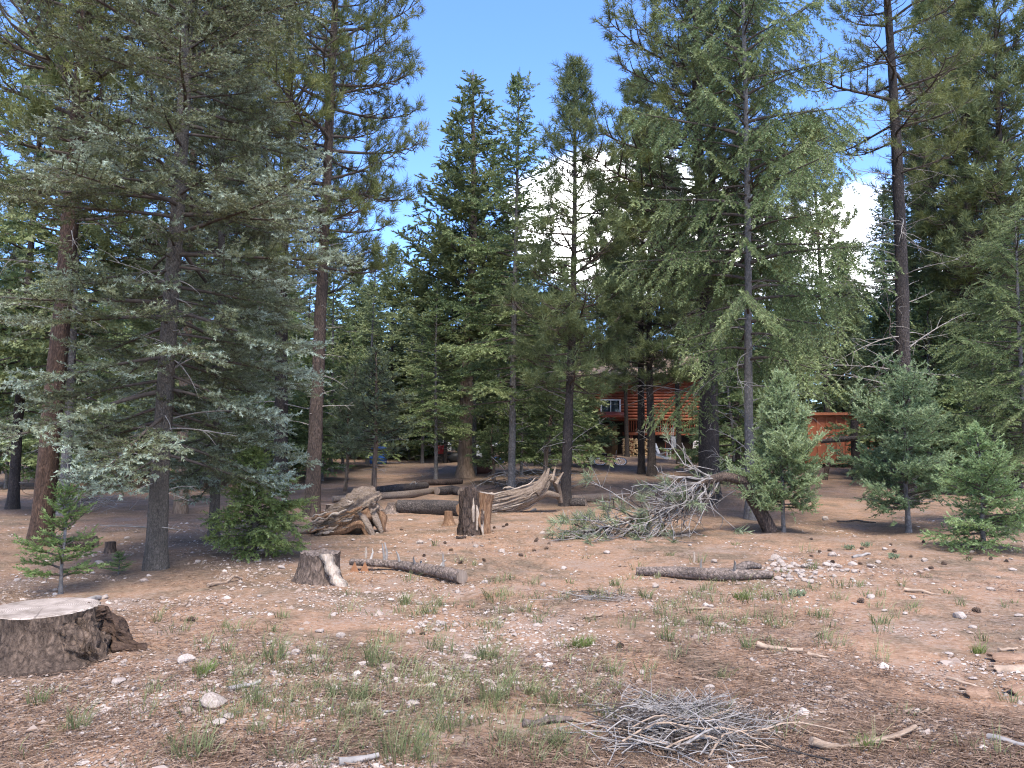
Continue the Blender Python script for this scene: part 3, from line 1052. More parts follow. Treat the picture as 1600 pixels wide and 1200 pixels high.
# ---- the wood behind: individual trees
BACK = [  # kind, px, depth, scale
    ('far_fir', -60, 24, 0.55), ('far_pine', 10, 30, 0.62), ('far_fir', 60, 34, 0.7), ('far_fir', 150, 27, 0.62), ('far_fir_narrow', 205, 33, 0.8),
    ('far_fir', 255, 38, 0.85), ('far_fir_narrow', 300, 26, 0.75), ('far_fir', 345, 34, 0.8), ('far_fir_narrow', 400, 29, 0.8), ('far_fir', 430, 41, 0.85),
    ('far_fir', 480, 36, 0.70), ('far_fir_narrow', 515, 31, 0.72), ('far_fir', 548, 44, 0.80), ('far_fir_narrow', 575, 37, 0.74), ('far_fir', 612, 43, 0.88),
    ('far_fir', 640, 50, 0.92), ('far_fir_narrow', 660, 38, 0.66), ('far_fir', 700, 40, 0.74), ('far_fir_narrow', 775, 40, 0.85), ('far_fir', 830, 47, 0.85),
    ('far_fir_narrow', 850, 36, 0.78), ('far_fir', 885, 44, 0.82), ('far_pine', 945, 58, 0.95), ('far_pine', 1060, 38, 0.82), ('far_fir', 1075, 56, 0.98),
    ('far_fir', 1150, 30, 0.8), ('far_fir', 1205, 38, 0.92), ('far_fir_narrow', 1232, 40, 0.92), ('far_pine', 1290, 42, 1.02), ('far_fir', 1310, 47, 0.9), ('far_pine', 985, 46, 0.8), ('far_fir_narrow', 903, 42, 0.7),
    ('far_fir_narrow', 1378, 31, 0.78), ('far_fir', 1400, 40, 0.9), ('far_fir', 1445, 28, 0.82), ('far_fir_narrow', 1475, 36, 0.8), ('far_fir', 1500, 44, 0.8),
    ('far_fir', 1565, 31, 0.66), ('far_pine', 1585, 23, 0.95), ('far_fir', 1660, 27, 0.7), ('far_fir', 1590, 40, 0.75),
    ('far_fir', 20, 46, 0.95), ('far_fir', 110, 50, 0.95), ('far_fir', 190, 52, 0.9), ('far_fir', 310, 54, 0.9), ('far_fir', 390, 55, 0.9), ('far_fir', 500, 58, 0.95),
    ('far_fir', 740, 60, 1.0), ('far_fir', 1130, 60, 1.1), ('far_fir', 1240, 62, 1.1), ('far_fir', 1420, 58, 1.1), ('far_fir', 1540, 60, 0.95), ('far_fir_narrow', 1090, 66, 1.3),
    ('far_fir', 870, 64, 1.0), ('far_fir', 800, 66, 1.05), ('far_fir', 990, 68, 1.05), ('far_fir', 580, 66, 1.0), ('far_fir', -20, 62, 1.0), ('far_fir', 1630, 58, 1.2),
    ('far_fir', 230, 66, 1.1), ('far_fir', 450, 70, 1.1), ('far_fir', 665, 72, 1.05), ('far_fir', 1330, 70, 1.2), ('far_fir', 920, 74, 1.1), ('far_fir', 1180, 76, 1.2),
    ('far_fir', 70, 70, 1.1), ('far_fir', 1480, 74, 1.2), ('far_fir', 530, 76, 1.0), ('far_fir', 360, 72, 1.1), ('far_fir', 1040, 80, 1.2), ('far_fir', 150, 76, 1.1),
    ('far_fir', 700, 80, 1.1), ('far_fir', 1390, 82, 1.25), ('far_fir', 620, 84, 1.1), ('far_fir', 850, 84, 1.1), ('far_fir', 1270, 84, 1.2),
]
proto('deep_fir', spruce_like(65, 14.0, 0.14, 0.7, 2.8, 15, 'fir_far', 0.30, 0.21, 0.30, 'p', sides=8, seclen=0.42, shape=0.7, gap=0.15, hang=0.15, droop=0.4, upturn=0.5,
                              low_el=-0.1, top_el=0.85, ragged=0.3, tip_bias=0.5), 'bark_pine_dark', 'fol_tall_fir')
BACK = [('deep_fir' if k_ == 'far_fir' and d_ >= 43 else k_, p_, d_, s_) for k_, p_, d_, s_ in BACK]
for px, d, s_ in ((468, 30, 1.1), (508, 27, 0.8), (532, 34, 1.2), (622, 52, 1.5), (655, 54, 1.6), (712, 52, 1.5), (768, 50, 1.5), (822, 29, 1.0), (858, 31, 1.2), (640, 44, 1.4), (560, 46, 1.5),
                  (15, 24, 0.9), (85, 28, 1.2), (165, 24, 1.0), (228, 29, 1.3), (318, 25, 1.0), (365, 31, 1.3), (420, 27, 1.0), (1140, 27, 1.1), (1165, 36, 1.2), (1375, 29, 1.2),
                  (1445, 24, 1.2), (1490, 30, 1.4), (1545, 22, 1.1), (1600, 26, 1.4)):
    BACK.append(('thicket_fir', px, d, s_))
_rb = np.random.RandomState(79)
for k in range(30):
    px = -100 + k * 59 + _rb.normal(0, 14)
    if 890 < px < 1100:
        continue
    BACK.append(('deep_fir', px, float(_rb.uniform(46, 56) if k % 2 else _rb.uniform(58, 70)), float(_rb.uniform(0.7, 0.95))))
proto('thicket_fir', spruce_like(64, 5.5, 0.06, 0.5, 1.6, 15, 'fir_far', 0.25, 0.2, 0.28, 'p', sides=8, seclen=0.42, shape=0.7, gap=0.18, hang=0.12, droop=0.35, upturn=0.4,
                                 low_el=-0.05, top_el=0.85, ragged=0.3, tip_bias=0.5, inner=0.05), 'bark_fir', 'fol_fir')
_rb = np.random.RandomState(78)
for k in range(40):
    px = -120 + k * 46 + _rb.normal(0, 10)
    if 905 < px < 1090:
        continue
    BACK.append(('thicket_fir', px, float(_rb.uniform(46, 58) if k % 2 else _rb.uniform(62, 78)), float(_rb.uniform(0.75, 1.2))))
_rb = np.random.RandomState(77)
NAMES_BACK = {'far_fir': ('dense_fir', 'dense dark green fir'), 'far_fir_narrow': ('narrow_fir', 'narrow olive green fir'), 'far_pine': ('background_pine', 'dark thin-trunked pine'), 'thicket_fir': ('thicket_fir', 'low bushy fir'), 'deep_fir': ('deep_wood_fir', 'broad olive fir')}
PLACES = [(-1000, 'at the left edge'), (45, 'behind the leaning red pine'), (130, 'left of the large blue spruce'), (225, 'behind the large blue spruce'),
          (320, 'behind the second blue spruce'), (415, 'behind the dark ponderosa on the left'), (500, 'right of the patchy-barked pine'), (565, 'behind the leaning juniper'),
          (625, 'behind the red container'), (690, 'left of the pointed conifer'), (760, 'right of the pointed conifer'), (825, 'right of the pale speckled trunk'),
          (900, 'left of the cabin'), (970, 'over the cabin roof'), (1050, 'right of the paired dark pines'), (1125, 'behind the big black-barked pine'),
          (1200, 'behind the drooping fir'), (1265, 'above the orange shed'), (1350, 'between the orange shed and the straight dark pine'), (1430, 'right of the straight dark pine'),
          (1490, 'left of the brown-trunked pine'), (1555, 'behind the smallest young fir'), (1620, 'at the right edge')]
BACK = [b for b in BACK if b[2] < 71]
_rows = {}
for kind, px, d, s in BACK:
    pl = [b for a, b in PLACES if a <= px][-1]
    _rows.setdefault((kind, pl), []).append(d)
for kind, px, d, s in BACK:
    nm, lb = NAMES_BACK[kind]
    pl = [b for a, b in PLACES if a <= px][-1]
    row = sorted(_rows[(kind, pl)])
    rank = (['only'], ['nearer', 'farther'], ['nearest', 'middle', 'farthest'], ['nearest', 'second nearest', 'third nearest', 'farthest'], ['nearest', 'second nearest', 'third nearest', 'fourth nearest', 'farthest'], ['nearest', 'second nearest', 'third nearest', 'fourth nearest', 'fifth nearest', 'farthest'], ['nearest', 'second nearest', 'third nearest', 'fourth nearest', 'fifth nearest', 'sixth nearest', 'farthest'])[len(row) - 1][row.index(d)]
    lab = lb + ' in the wood ' + pl if rank == 'only' else rank + ' ' + lb + ' ' + pl
    plant(kind, lab, gnd(px + _rb.normal(0, 4), d), s * (0.95 + 0.1 * _rb.rand()), _rb.rand() * 6.28, (_rb.normal(0, 0.012), _rb.normal(0, 0.012)),
          group='trees of the wood behind the clearing', litter=2.2, name=nm)

# ------------------------------------------------------------------ dead wood: stumps, logs, sticks
M['stump_bark'] = bark_mat('stump bark', (0.024, 0.017, 0.013), (0.098, 0.070, 0.053), (0.20, 0.150, 0.115), 16, 0.35, 1.0)
M['stump_bark_pale'] = bark_mat('weathered stump bark', (0.040, 0.030, 0.024), (0.125, 0.092, 0.074), (0.23, 0.18, 0.148), 15, 0.35, 1.0)
M['log_bark'] = bark_mat('log bark', (0.055, 0.043, 0.036), (0.20, 0.155, 0.130), (0.34, 0.285, 0.25), 16, 0.8, 0.9)
M['log_dark'] = bark_mat('charred log bark', (0.02, 0.018, 0.017), (0.085, 0.072, 0.066), (0.16, 0.14, 0.13), 15, 0.8, 0.9)
M['char'] = bark_mat('charred bark', (0.014, 0.012, 0.011), (0.075, 0.058, 0.050), (0.19, 0.135, 0.105), 17, 0.3, 1.0)
M['cut'] = wood_mat('sawn wood', (0.10, 0.075, 0.06), (0.22, 0.17, 0.135), (0.34, 0.28, 0.23), 'Z', 12, 0.6)
M['grey_wood_x'] = wood_mat('bleached wood', (0.055, 0.040, 0.030), (0.205, 0.158, 0.122), (0.34, 0.28, 0.232), 'X', 30, 1.0)
M['orange_wood'] = wood_mat('rotten orange wood', (0.06, 0.032, 0.020), (0.20, 0.115, 0.066), (0.33, 0.22, 0.14), 'Z', 20, 1.0)
M['split_wood'] = wood_mat('pale split wood', (0.20, 0.155, 0.12), (0.37, 0.305, 0.245), (0.50, 0.43, 0.36), 'Z', 22, 0.9)
M['stick'] = plain_mat('dry stick', (0.30, 0.22, 0.16), 0.85, 0.2, 0.45, 18)
M['stick_grey'] = plain_mat('bleached stick', (0.25, 0.225, 0.205), 0.85, 0.2, 0.55, 10)
M['rot'] = wood_mat('dark rotten wood', (0.025, 0.016, 0.012), (0.070, 0.044, 0.031), (0.135, 0.090, 0.064), 'X', 18, 1.0)
M['stick_pale'] = wood_mat('barkless pale stick', (0.13, 0.09, 0.063), (0.28, 0.205, 0.15), (0.40, 0.315, 0.245), 'X', 20, 0.7)
M['bark_curl'] = wood_mat('curled inner bark', (0.14, 0.08, 0.05), (0.26, 0.165, 0.11), (0.36, 0.25, 0.18), 'X', 18, 0.8)
M['rust'] = plain_mat('rust brown wood', (0.27, 0.13, 0.065), 0.8, 0.2, 0.3, 14)


def end_cap(P0, T0, rad, sides=18, seed=0, rough=0.06):
    T0 = unit(T0)
    ref = np.array([0, 0, 1.0]) if abs(T0[2]) < 0.9 else np.array([1.0, 0, 0])
    u = unit(np.cross(ref, T0))
    w = np.cross(T0, u)
    a = np.linspace(0, 2 * PI, sides, endpoint=False)
    r = rad * (1 + rough * vnoise(np.stack([np.cos(a) * 2, np.sin(a) * 2, a * 0 + seed], -1), seed))
    return P0 + (np.cos(a) * r)[:, None] * u + (np.sin(a) * r)[:, None] * w


def log(name, label, pts, rads, bark, n=26, sides=18, rough=0.10, freq=7.0, seed=0, group=None, cut='cut', stubs=0, cat='log', caps=(True, True), stub_mat=None):
    """a lying log: bark tube, a cut face at each end, stubs of broken branches"""
    P = spline(pts, n)
    org = P.mean(0)
    org[2] = P[:, 2].min()
    o = thing(name, label, cat, org, 0, group)
    P = P - org
    rr = np.interp(np.linspace(0, 1, n), np.linspace(0, 1, len(rads)), rads)
    g = Geo()
    V, F = tube(P, rr, sides, rough, freq, seed, 3.0)
    g.add(V, F)
    g.build('bark', M[bark], o)
    for k, on in zip((0, n - 1), caps):
        if on:
            d = P[k] - P[1 if k == 0 else n - 2]
            ring = V[k * sides:(k + 1) * sides]
            ring = ring.mean(0) + (ring - ring.mean(0)) * 1.0 + unit(d) * 0.004
            Geo().ngon(ring).build('cut_end', M[cut], o, smooth=False)
    rng = np.random.RandomState(seed + 5)
    for _ in range(stubs):
        s = 0.1 + 0.8 * rng.rand()
        q, t = along(P, s)
        r = np.interp(s, np.linspace(0, 1, len(rads)), rads)
        d = unit(np.cross(t, rng.normal(0, 1, 3)))
        d[2] = abs(d[2]) + 0.3
        d = unit(d)
        l = r + 0.05 + 0.16 * rng.rand()
        B = np.array([q, q + d * l * 0.7, q + d * l + rng.normal(0, 0.02, 3)])
        V2, F2 = tube(B, np.array([0.02, 0.013, 0.006]), 5)
        Geo().add(V2, F2).build('branch_stub', M[stub_mat or 'limb_dead'], o)
    return o


def stump_geo(seed, rb, rt, h, sides=48, rings=16, roots=5, lean=(0, 0), flare=0.55):
    rng = np.random.RandomState(seed)
    a = np.linspace(0, 2 * PI, sides, endpoint=False)
    ph = rng.rand(roots) * 6.28
    wt = 0.5 + rng.rand(roots)
    V = []
    for k in range(rings):
        f = k / (rings - 1)
        z = -0.08 + (h + 0.08) * f
        fl = (1 - f) ** 2.2
        r = rt + (rb - rt) * fl
        lobes = sum(w * np.exp(-((np.angle(np.exp(1j * (a - p)))) / 0.33) ** 2) for p, w in zip(ph, wt))
        r = r * (1 + flare * lobes * fl ** 1.6 * 0.6)
        q = np.stack([np.cos(a) * 3.0, np.sin(a) * 3.0, a * 0 + z * 2.2], -1)
        r = r * (1 + 0.05 * vnoise(q, seed) + 0.04 * vnoise(q * 2.7, seed + 1) + 0.025 * vnoise(q * np.array([6, 6, 2.0]), seed + 2))
        V.append(np.stack([np.cos(a) * r + lean[0] * f, np.sin(a) * r + lean[1] * f, a * 0 + z], -1))
    V = np.array(V)
    i = np.arange(rings - 1)[:, None] * sides
    j = np.arange(sides)[None]
    k = (j + 1) % sides
    F = np.stack([i + j, i + k, i + sides + k, i + sides + j], -1).reshape(-1, 4)
    return V.reshape(-1, 3), F, V[-1]


def sawn_mat():
    m, nt, out = new_mat('sawn stump face')
    v = coords(nt)
    w = nt.nodes.new('ShaderNodeTexWave')
    w.wave_type = 'RINGS'
    w.rings_direction = 'Z'
    w.inputs['Scale'].default_value = 22
    w.inputs['Distortion'].default_value = 3.5
    w.inputs['Detail'].default_value = 4
    nt.links.new(v, w.inputs['Vector'])
    n = noise(nt, v, 8, 7, 0.75)
    n2 = noise(nt, v, 2.6, 4, 0.6)
    saw = noise(nt, coords(nt, (4, 70, 4), rot=(0, 0, 0.5)), 1.0, 3)
    col = ramp(nt, n, [(0.3, (0.20, 0.165, 0.135)), (0.5, (0.35, 0.30, 0.255)), (0.72, (0.47, 0.41, 0.36))])
    col = mixc(nt, 0.5, col, ramp(nt, w.outputs['Fac'], [(0.15, (0.5, 0.46, 0.42)), (0.6, (1.1, 1.1, 1.1))]), 'MULTIPLY')
    col = mixc(nt, 0.8, col, ramp(nt, n2, [(0.35, (0.6, 0.56, 0.53)), (0.65, (1.15, 1.12, 1.1))]), 'MULTIPLY')
    # radial drying cracks
    g = nt.nodes.new('ShaderNodeTexGradient')
    g.gradient_type = 'RADIAL'
    nt.links.new(mixc(nt, 0.03, v, noise(nt, v, 6, 3, out='Color')), g.inputs[0])
    cn = nt.nodes.new('ShaderNodeTexNoise')
    cn.noise_dimensions = '1D'
    cn.inputs['Scale'].default_value = 46
    cn.inputs['Detail'].default_value = 1
    nt.links.new(g.outputs['Fac'], cn.inputs['W'])
    cm = ramp(nt, cn.outputs['Fac'], [(0.20, (0.7, 0.7, 0.7)), (0.26, (0, 0, 0))])
    col = mixc(nt, cm, col, (0.12, 0.095, 0.078))
    h = mixc(nt, 0.4, n, saw)
    principled(nt, out, col, 0.95, 0.1, bump(nt, h, 0.7, 0.012))
    return m


M['sawn'] = sawn_mat()


def root_arm(o, pts, r0, r1, mat, seed=0, name='root'):
    P = spline(pts, 12)
    V, F = tube(P, np.linspace(r0, r1, 12), 10, 0.22, 8, seed, 2.0)
    Geo().add(V, F).build(name, M[mat], o)


def stumps():
    # big flat-topped stump, lower left
    c = at(70, 1022)
    s = thing('tree_stump', 'wide flat-topped sawn stump with flared bark at the lower left', 'stump', c)
    V, F, top = stump_geo(5, 0.60, 0.37, 0.34, flare=0.35, lean=(-0.02, 0.0))
    Geo().add(V, F).build('bark', M['stump_bark'], s)
    cut = top.copy()
    cut = cut.mean(0) + (cut - cut.mean(0)) * 0.96
    cut[:, 2] += 0.012
    g = Geo().ngon(cut)
    i = np.arange(len(top))
    k = (i + 1) % len(top)
    n = len(top)
    g.add(np.vstack([top, cut]), np.stack([i, k, n + k, n + i], -1))
    g.build('sawn_top', M['sawn'], s, smooth=False)
    for k, (pts, r0, r1, mt) in enumerate((([(0.20, 0.16, 0.17), (0.38, 0.16, 0.13), (0.54, 0.10, 0.03), (0.78, 0.04, -0.05)], 0.13, 0.035, 'rot'),
                                          ([(0.28, 0.08, 0.26), (0.38, 0.12, 0.27), (0.44, 0.14, 0.16)], 0.05, 0.025, 'rot'),
                                          ([(0.26, -0.08, 0.16), (0.42, -0.16, 0.04), (0.54, -0.2, -0.05)], 0.15, 0.04, 'stump_bark'))):
        V, F, _a, _b = ribbed(pts, [r0, (r0 + r1) * 0.6, r1], nu=60, nv=40, ridge=0.30, freq=4.5, seed=90 + k)
        V = V + 0.035 * np.stack([vnoise(V * 11, 3), vnoise(V * 11, 4), vnoise(V * 11, 5)], -1) + 0.012 * vnoise(V * 34, 6)[:, None]
        Geo().add(V, F).ngon(_a).ngon(_b).build('root', M[mt], s)
    # second stump with a torn pale side
    c = at(496, 908)
    s = thing('tree_stump', 'smaller weathered stump with a torn pale slab on its right side', 'stump', c)
    V, F, top = stump_geo(8, 0.33, 0.225, 0.33, flare=0.3, lean=(0.03, 0.0))
    top_j = V.reshape(16, 48, 3)
    rg = np.random.RandomState(3)
    top_j[-1, :, 2] += rg.normal(0, 0.012, 48)
    Geo().add(V, F).build('bark', M['stump_bark_pale'], s)
    g = Geo().ngon(top_j[-1] * np.array([0.98, 0.98, 1]) + np.array([0, 0, 0.004]))
    g.build('broken_top', M['log_bark'], s, smooth=False)
    P = spline([(0.14, -0.215, 0.345), (0.20, -0.235, 0.22), (0.265, -0.27, 0.10), (0.345, -0.31, 0.0), (0.37, -0.33, -0.05)], 14)
    wv = np.linspace(0.065, 0.085, 14) * (1 + 0.25 * np.sin(np.arange(14) * 1.7))
    V = []
    for p, w in zip(P, wv):
        for a, b in ((-1, 0), (0, -0.35), (1, 0), (0, 0.5)):
            V.append(p + np.array([a * w, b * w + a * 0.02, 0]))
    F = [[i * 4 + j, i * 4 + (j + 1) % 4, i * 4 + 4 + (j + 1) % 4, i * 4 + 4 + j] for i in range(13) for j in range(4)]
    Geo().add(V, F).build('pale_slab', M['split_wood'], s)
    for px, lab in ((553, 'left of two small rust-brown wooden wedges beside the torn stump'), (569, 'right of two small rust-brown wooden wedges beside the torn stump')):
        c = at(px, 893)
        g = Geo()
        V = np.array([[-0.055, -0.015, -0.01], [0.06, -0.015, -0.01], [0.01, -0.01, 0.125], [-0.055, 0.015, -0.01], [0.06, 0.015, -0.01], [0.01, 0.01, 0.125]])
        g.add(V, np.array([[0, 1, 2], [3, 5, 4]]))
        g.add(V, np.array([[0, 3, 4, 1], [1, 4, 5, 2], [2, 5, 3, 0]]))
        o = g.build('wood_wedge', M['rust'], smooth=False)
        o.location = tuple(c)
        o.rotation_euler = (0, 0, 0.3)
        tag(o, lab, 'wood wedge', 'rust-brown wedges by the stump')
    # broken twin stump in the middle distance
    c = at(744, 834)
    s = thing('broken_stump', 'upright twin stump, one half charred and one half sawn and orange', 'stump', c)
    V, F, _a, _b = ribbed([(-0.10, 0, -0.08), (-0.10, 0, 0.2), (-0.115, 0, 0.5), (-0.12, 0, 0.70)], [0.23, 0.18, 0.17, 0.155], nu=60, nv=26, ridge=0.2, freq=3.4, seed=44, jag=0.14, twist=0.2)
    Geo().add(V, F).ngon(_b).build('charred_half', M['char'], s)
    V, F, _a, _b = ribbed([(0.09, 0.02, -0.08), (0.11, 0.02, 0.2), (0.14, 0.02, 0.5), (0.175, 0.02, 0.70)], [0.17, 0.125, 0.115, 0.13], nu=60, nv=26, ridge=0.16, freq=3.0, seed=45, twist=0.4)
    Geo().add(V, F).build('orange_half', M['orange_wood'], s)
    Geo().ngon(_b + np.array([0, 0, 0.003])).build('sawn_top', M['sawn'], s, smooth=False)
    rg = np.random.RandomState(46)
    for k in range(12):
        x = rg.uniform(-0.22, 0.2)
        z0, z1 = rg.uniform(-0.02, 0.3), rg.uniform(0.35, 0.74)
        yy = -0.15 - 0.03 * rg.rand()
        V, F, _a, _b = ribbed([(x, yy - 0.03, z0), (x + 0.01 * rg.normal(), yy, (z0 + z1) / 2), (x + 0.02 * rg.normal(), yy + 0.03, z1)], [0.015, 0.03, 0.008], nu=10, nv=10, ridge=0.3, freq=2, seed=k)
        Geo().add(V, F).ngon(_a).ngon(_b).build('splinter', M[('char', 'orange_wood', 'split_wood')[k % 3] if x > -0.1 else 'char'], s)
    # little orange snag left of it
    c = at(702, 820)
    s = thing('rotten_snag', 'short rotten orange snag left of the twin stump', 'stump', c)
    V, F, top = stump_geo(14, 0.16, 0.075, 0.26, sides=22, rings=10, lean=(-0.02, 0))
    Geo().add(V, F).ngon(top).build('rotten_wood', M['orange_wood'], s)


def ribbed(pts, rads, nu=64, nv=40, ridge=0.2, freq=5.0, seed=0, flat=1.0, jag=0.0, twist=0.6):
    """weathered log body with deep lengthwise ridges"""
    P = spline(pts, nv)
    r = np.interp(np.linspace(0, 1, nv), np.linspace(0, 1, len(rads)), rads)
    T, U, W = frames(P)
    a = np.linspace(0, 2 * PI, nu, endpoint=False)
    s = np.linspace(0, 1, nv)
    A = a[None] + twist * s[:, None]
    q = np.stack([np.cos(A) * freq, np.sin(A) * freq, np.repeat(s[:, None] * 1.6, nu, 1)], -1)
    n = vnoise(q, seed)
    n2 = vnoise(q * np.array([2.6, 2.6, 1.8]), seed + 1)
    rr = r[:, None] * (1 + ridge * (1 - 2 * np.abs(n)) + ridge * 0.45 * n2)
    V = P[:, None] + rr[..., None] * (np.cos(a)[None, :, None] * U[:, None] * flat + np.sin(a)[None, :, None] * W[:, None])
    if jag:
        rg = np.random.RandomState(seed)
        for k in (0, nv - 1):
            sg = -1 if k == 0 else 1
            V[k] += (T[k] * sg)[None] * (jag * vnoise(np.stack([np.cos(a) * 4, np.sin(a) * 4, a * 0 + k], -1), seed + 3))[:, None]
    i = np.arange(nv - 1)[:, None] * nu
    j = np.arange(nu)[None]
    k = (j + 1) % nu
    F = np.stack([i + j, i + k, i + nu + k, i + nu + j], -1).reshape(-1, 4)
    return V.reshape(-1, 3), F, V[0], V[-1]


def splinters(o, pts, rad, n, seed, mats, length):
    """loose fibres and slabs peeling along a weathered log"""
    rg = np.random.RandomState(seed)
    P = spline(pts, 40)
    T, U, W = frames(P)
    for k in range(n):
        f = rg.uniform(0.02, 0.6)
        l = rg.uniform(0.3, 1.0) * length
        span = max(4, int(l / 1.3 * 40 * 0.6))
        i0 = int(f * 39)
        idx = np.clip(np.linspace(i0, i0 + span, 6).astype(int), 0, 39)
        a = rg.uniform(0.1, 3.0) if W[0][1] < 0 else rg.uniform(3.2, 6.1)
        rr = rad * rg.uniform(0.85, 1.25)
        Q = P[idx] + rr * (math.cos(a) * U[idx] + math.sin(a) * W[idx]) + rg.normal(0, 0.012, (6, 3))
        keep = np.concatenate([[True], np.linalg.norm(np.diff(Q, axis=0), axis=1) > 1e-3])
        Q = Q[keep]
        if len(Q) < 3:
            continue
        w = rg.uniform(0.012, 0.03)
        V, F, _a, _b = ribbed(Q, [w * 0.4, w, w * 0.3], nu=8, nv=10, ridge=0.3, freq=2, seed=k)
        Geo().add(V, F).ngon(_a).ngon(_b).build('splinter', M[mats[k % len(mats)]], o)


def logs():
    # fallen log behind the torn stump
    a, b, c, d = at(548, 890), at(612, 890), at(672, 900), at(722, 912)
    up = np.array([0, 0, 0.075])
    log('fallen_log', 'thin bark-covered log lying right of the torn stump with broken twigs', [a + up * 1.3, b + up * 0.9, c + up, d + up * 1.05], [0.045, 0.052, 0.068, 0.078], 'log_bark', seed=3, stubs=7)
    a, b, c, d = at(995, 899), at(1060, 903), at(1130, 907), at(1207, 904)
    up = np.array([0, 0, 0.07])
    o = log('fallen_log', 'pale flaking log lying in the grass in front of the fallen pine', [a + up * 0.8, b + up, c + up, d + up * 0.7], [0.045, 0.066, 0.075, 0.04], 'log_bark', seed=9, stubs=2)
    a, b = at(1150, 905), at(1188, 899)
    log('broken_branch', 'short broken branch lying against the right end of the flaking log', [a + up * 1.5, (a + b) / 2 + up * 2, b + up * 1.5], [0.045, 0.05, 0.03], 'log_bark', n=10, seed=12, cat='branch')

    # weathered root log
    c = at(555, 832)
    s = thing('root_log', 'large weathered hollow root log with orange twisted grain', 'log', c)
    V, F, e0, e1 = ribbed([(-0.82, 0.02, 0.06), (-0.50, 0.0, 0.16), (-0.1, 0.02, 0.30), (0.18, 0.06, 0.44), (0.34, 0.10, 0.50)], [0.05, 0.16, 0.25, 0.28, 0.22], nu=96, nv=48, ridge=0.34, freq=5.5, seed=31, jag=0.16)
    Geo().add(V, F).ngon(e1 * 1.0, 0.5).build('trunk_wood', M['grey_wood_x'], s)
    for k, (pts, r0, r1, mt) in enumerate([
            ([(-0.62, -0.16, 0.04), (-0.2, -0.2, 0.17), (0.12, -0.22, 0.28), (0.30, -0.2, 0.36)], 0.06, 0.10, 'orange_wood'),
            ([(-0.55, -0.24, 0.03), (-0.15, -0.30, 0.07), (0.05, -0.33, 0.17), (0.2, -0.32, 0.16), (0.30, -0.34, -0.02)], 0.05, 0.055, 'orange_wood'),
            ([(0.12, -0.24, 0.36), (0.25, -0.34, 0.20), (0.36, -0.40, 0.04), (0.40, -0.42, -0.05)], 0.06, 0.03, 'grey_wood_x'),
            ([(0.25, -0.10, 0.42), (0.40, -0.2, 0.22), (0.50, -0.24, 0.02)], 0.07, 0.03, 'grey_wood_x'),
            ([(0.30, 0.05, 0.40), (0.46, -0.02, 0.25), (0.47, -0.05, 0.0)], 0.10, 0.05, 'orange_wood'),
            ([(-0.95, 0.05, 0.02), (-0.6, 0.05, 0.12), (-0.2, -0.04, 0.36)], 0.03, 0.06, 'grey_wood_x'),
            ([(-1.0, -0.1, 0.0), (-0.7, -0.12, 0.06), (-0.4, -0.14, 0.12)], 0.02, 0.05, 'grey_wood_x'),
            ([(0.05, 0.0, 0.52), (0.2, 0.02, 0.66), (0.33, 0.06, 0.72)], 0.05, 0.06, 'grey_wood_x')]):
        P = spline(pts, 16)
        V, F, _a, _b = ribbed(P, [r0, (r0 + r1) * 0.55, r1], nu=24, nv=16, ridge=0.3, freq=2.5, seed=40 + k)
        Geo().add(V, F).ngon(_b).ngon(_a).build('root', M[mt], s)

    splinters(s, [(-0.80, -0.10, 0.08), (-0.3, -0.18, 0.24), (0.1, -0.2, 0.38), (0.32, -0.12, 0.48)], 0.20, 34, 61, ('grey_wood_x', 'orange_wood', 'grey_wood_x', 'split_wood'), 0.5)
    # grey log with upturned roots
    c = at(770, 800)
    s = thing('grey_log', 'long silver-grey log with its split root end turned up against the dark pine', 'log', c)
    y = c[1]

    def loc(px, py, dy=0.0):
        return air(px, py, y + dy) - c
    V, F, e0, e1 = ribbed([loc(718, 800), loc(770, 789, 0.1), loc(815, 777, 0.3), loc(842, 764, 0.5), loc(852, 752, 0.6)], [0.20, 0.215, 0.205, 0.16, 0.11], nu=96, nv=56, ridge=0.22, freq=5.0, seed=51, jag=0.2)
    Geo().add(V, F).ngon(e0).ngon(e1).build('trunk_wood', M['grey_wood_x'], s)
    for k, (pts, r0, r1) in enumerate([([loc(820, 785, 0.3), loc(850, 772, 0.5), loc(872, 775, 0.7)], 0.10, 0.05),
                                       ([loc(850, 765, 0.5), loc(862, 745, 0.7), loc(872, 765, 0.9), loc(876, 785, 1.0)], 0.07, 0.05),
                                       ([loc(835, 770, 0.3), loc(850, 752, 0.45), loc(858, 732, 0.6)], 0.10, 0.02), ([loc(842, 760, 0.5), loc(852, 735, 0.7)], 0.06, 0.012), ([loc(862, 752, 0.5), loc(868, 730, 0.8)], 0.04, 0.012),
                                       ([loc(868, 757, 0.6), loc(880, 738, 0.9)], 0.04, 0.012), ([loc(700, 812, -0.1), loc(735, 805, -0.1), loc(760, 803, 0)], 0.06, 0.09)]):
        V, F, _a, _b = ribbed(spline(pts, 14), [r0, (r0 + r1) / 2, r1], nu=20, nv=14, ridge=0.25, freq=2.5, seed=60 + k)
        Geo().add(V, F).ngon(_a).ngon(_b).build('root', M['grey_wood_x'], s)
    splinters(s, [loc(722, 798), loc(770, 788, 0.1), loc(815, 777, 0.3), loc(846, 758, 0.5)], 0.235, 26, 67, ('grey_wood_x', 'grey_wood_x', 'split_wood'), 0.9)

    up = np.array([0, 0, 0.14])
    log('fallen_log', 'dark rough log behind the twin stump with a rotten orange left end', [at(622, 801) + up, at(660, 802) + up, at(700, 804) + up, at(722, 806) + up], [0.15, 0.17, 0.16, 0.15], 'log_dark', seed=21, cut='orange_wood')
    root = at(612, 801)
    s = thing('bark_heap', 'mossy grey hump of rotten bark at the left end of the dark log', 'bark', root)
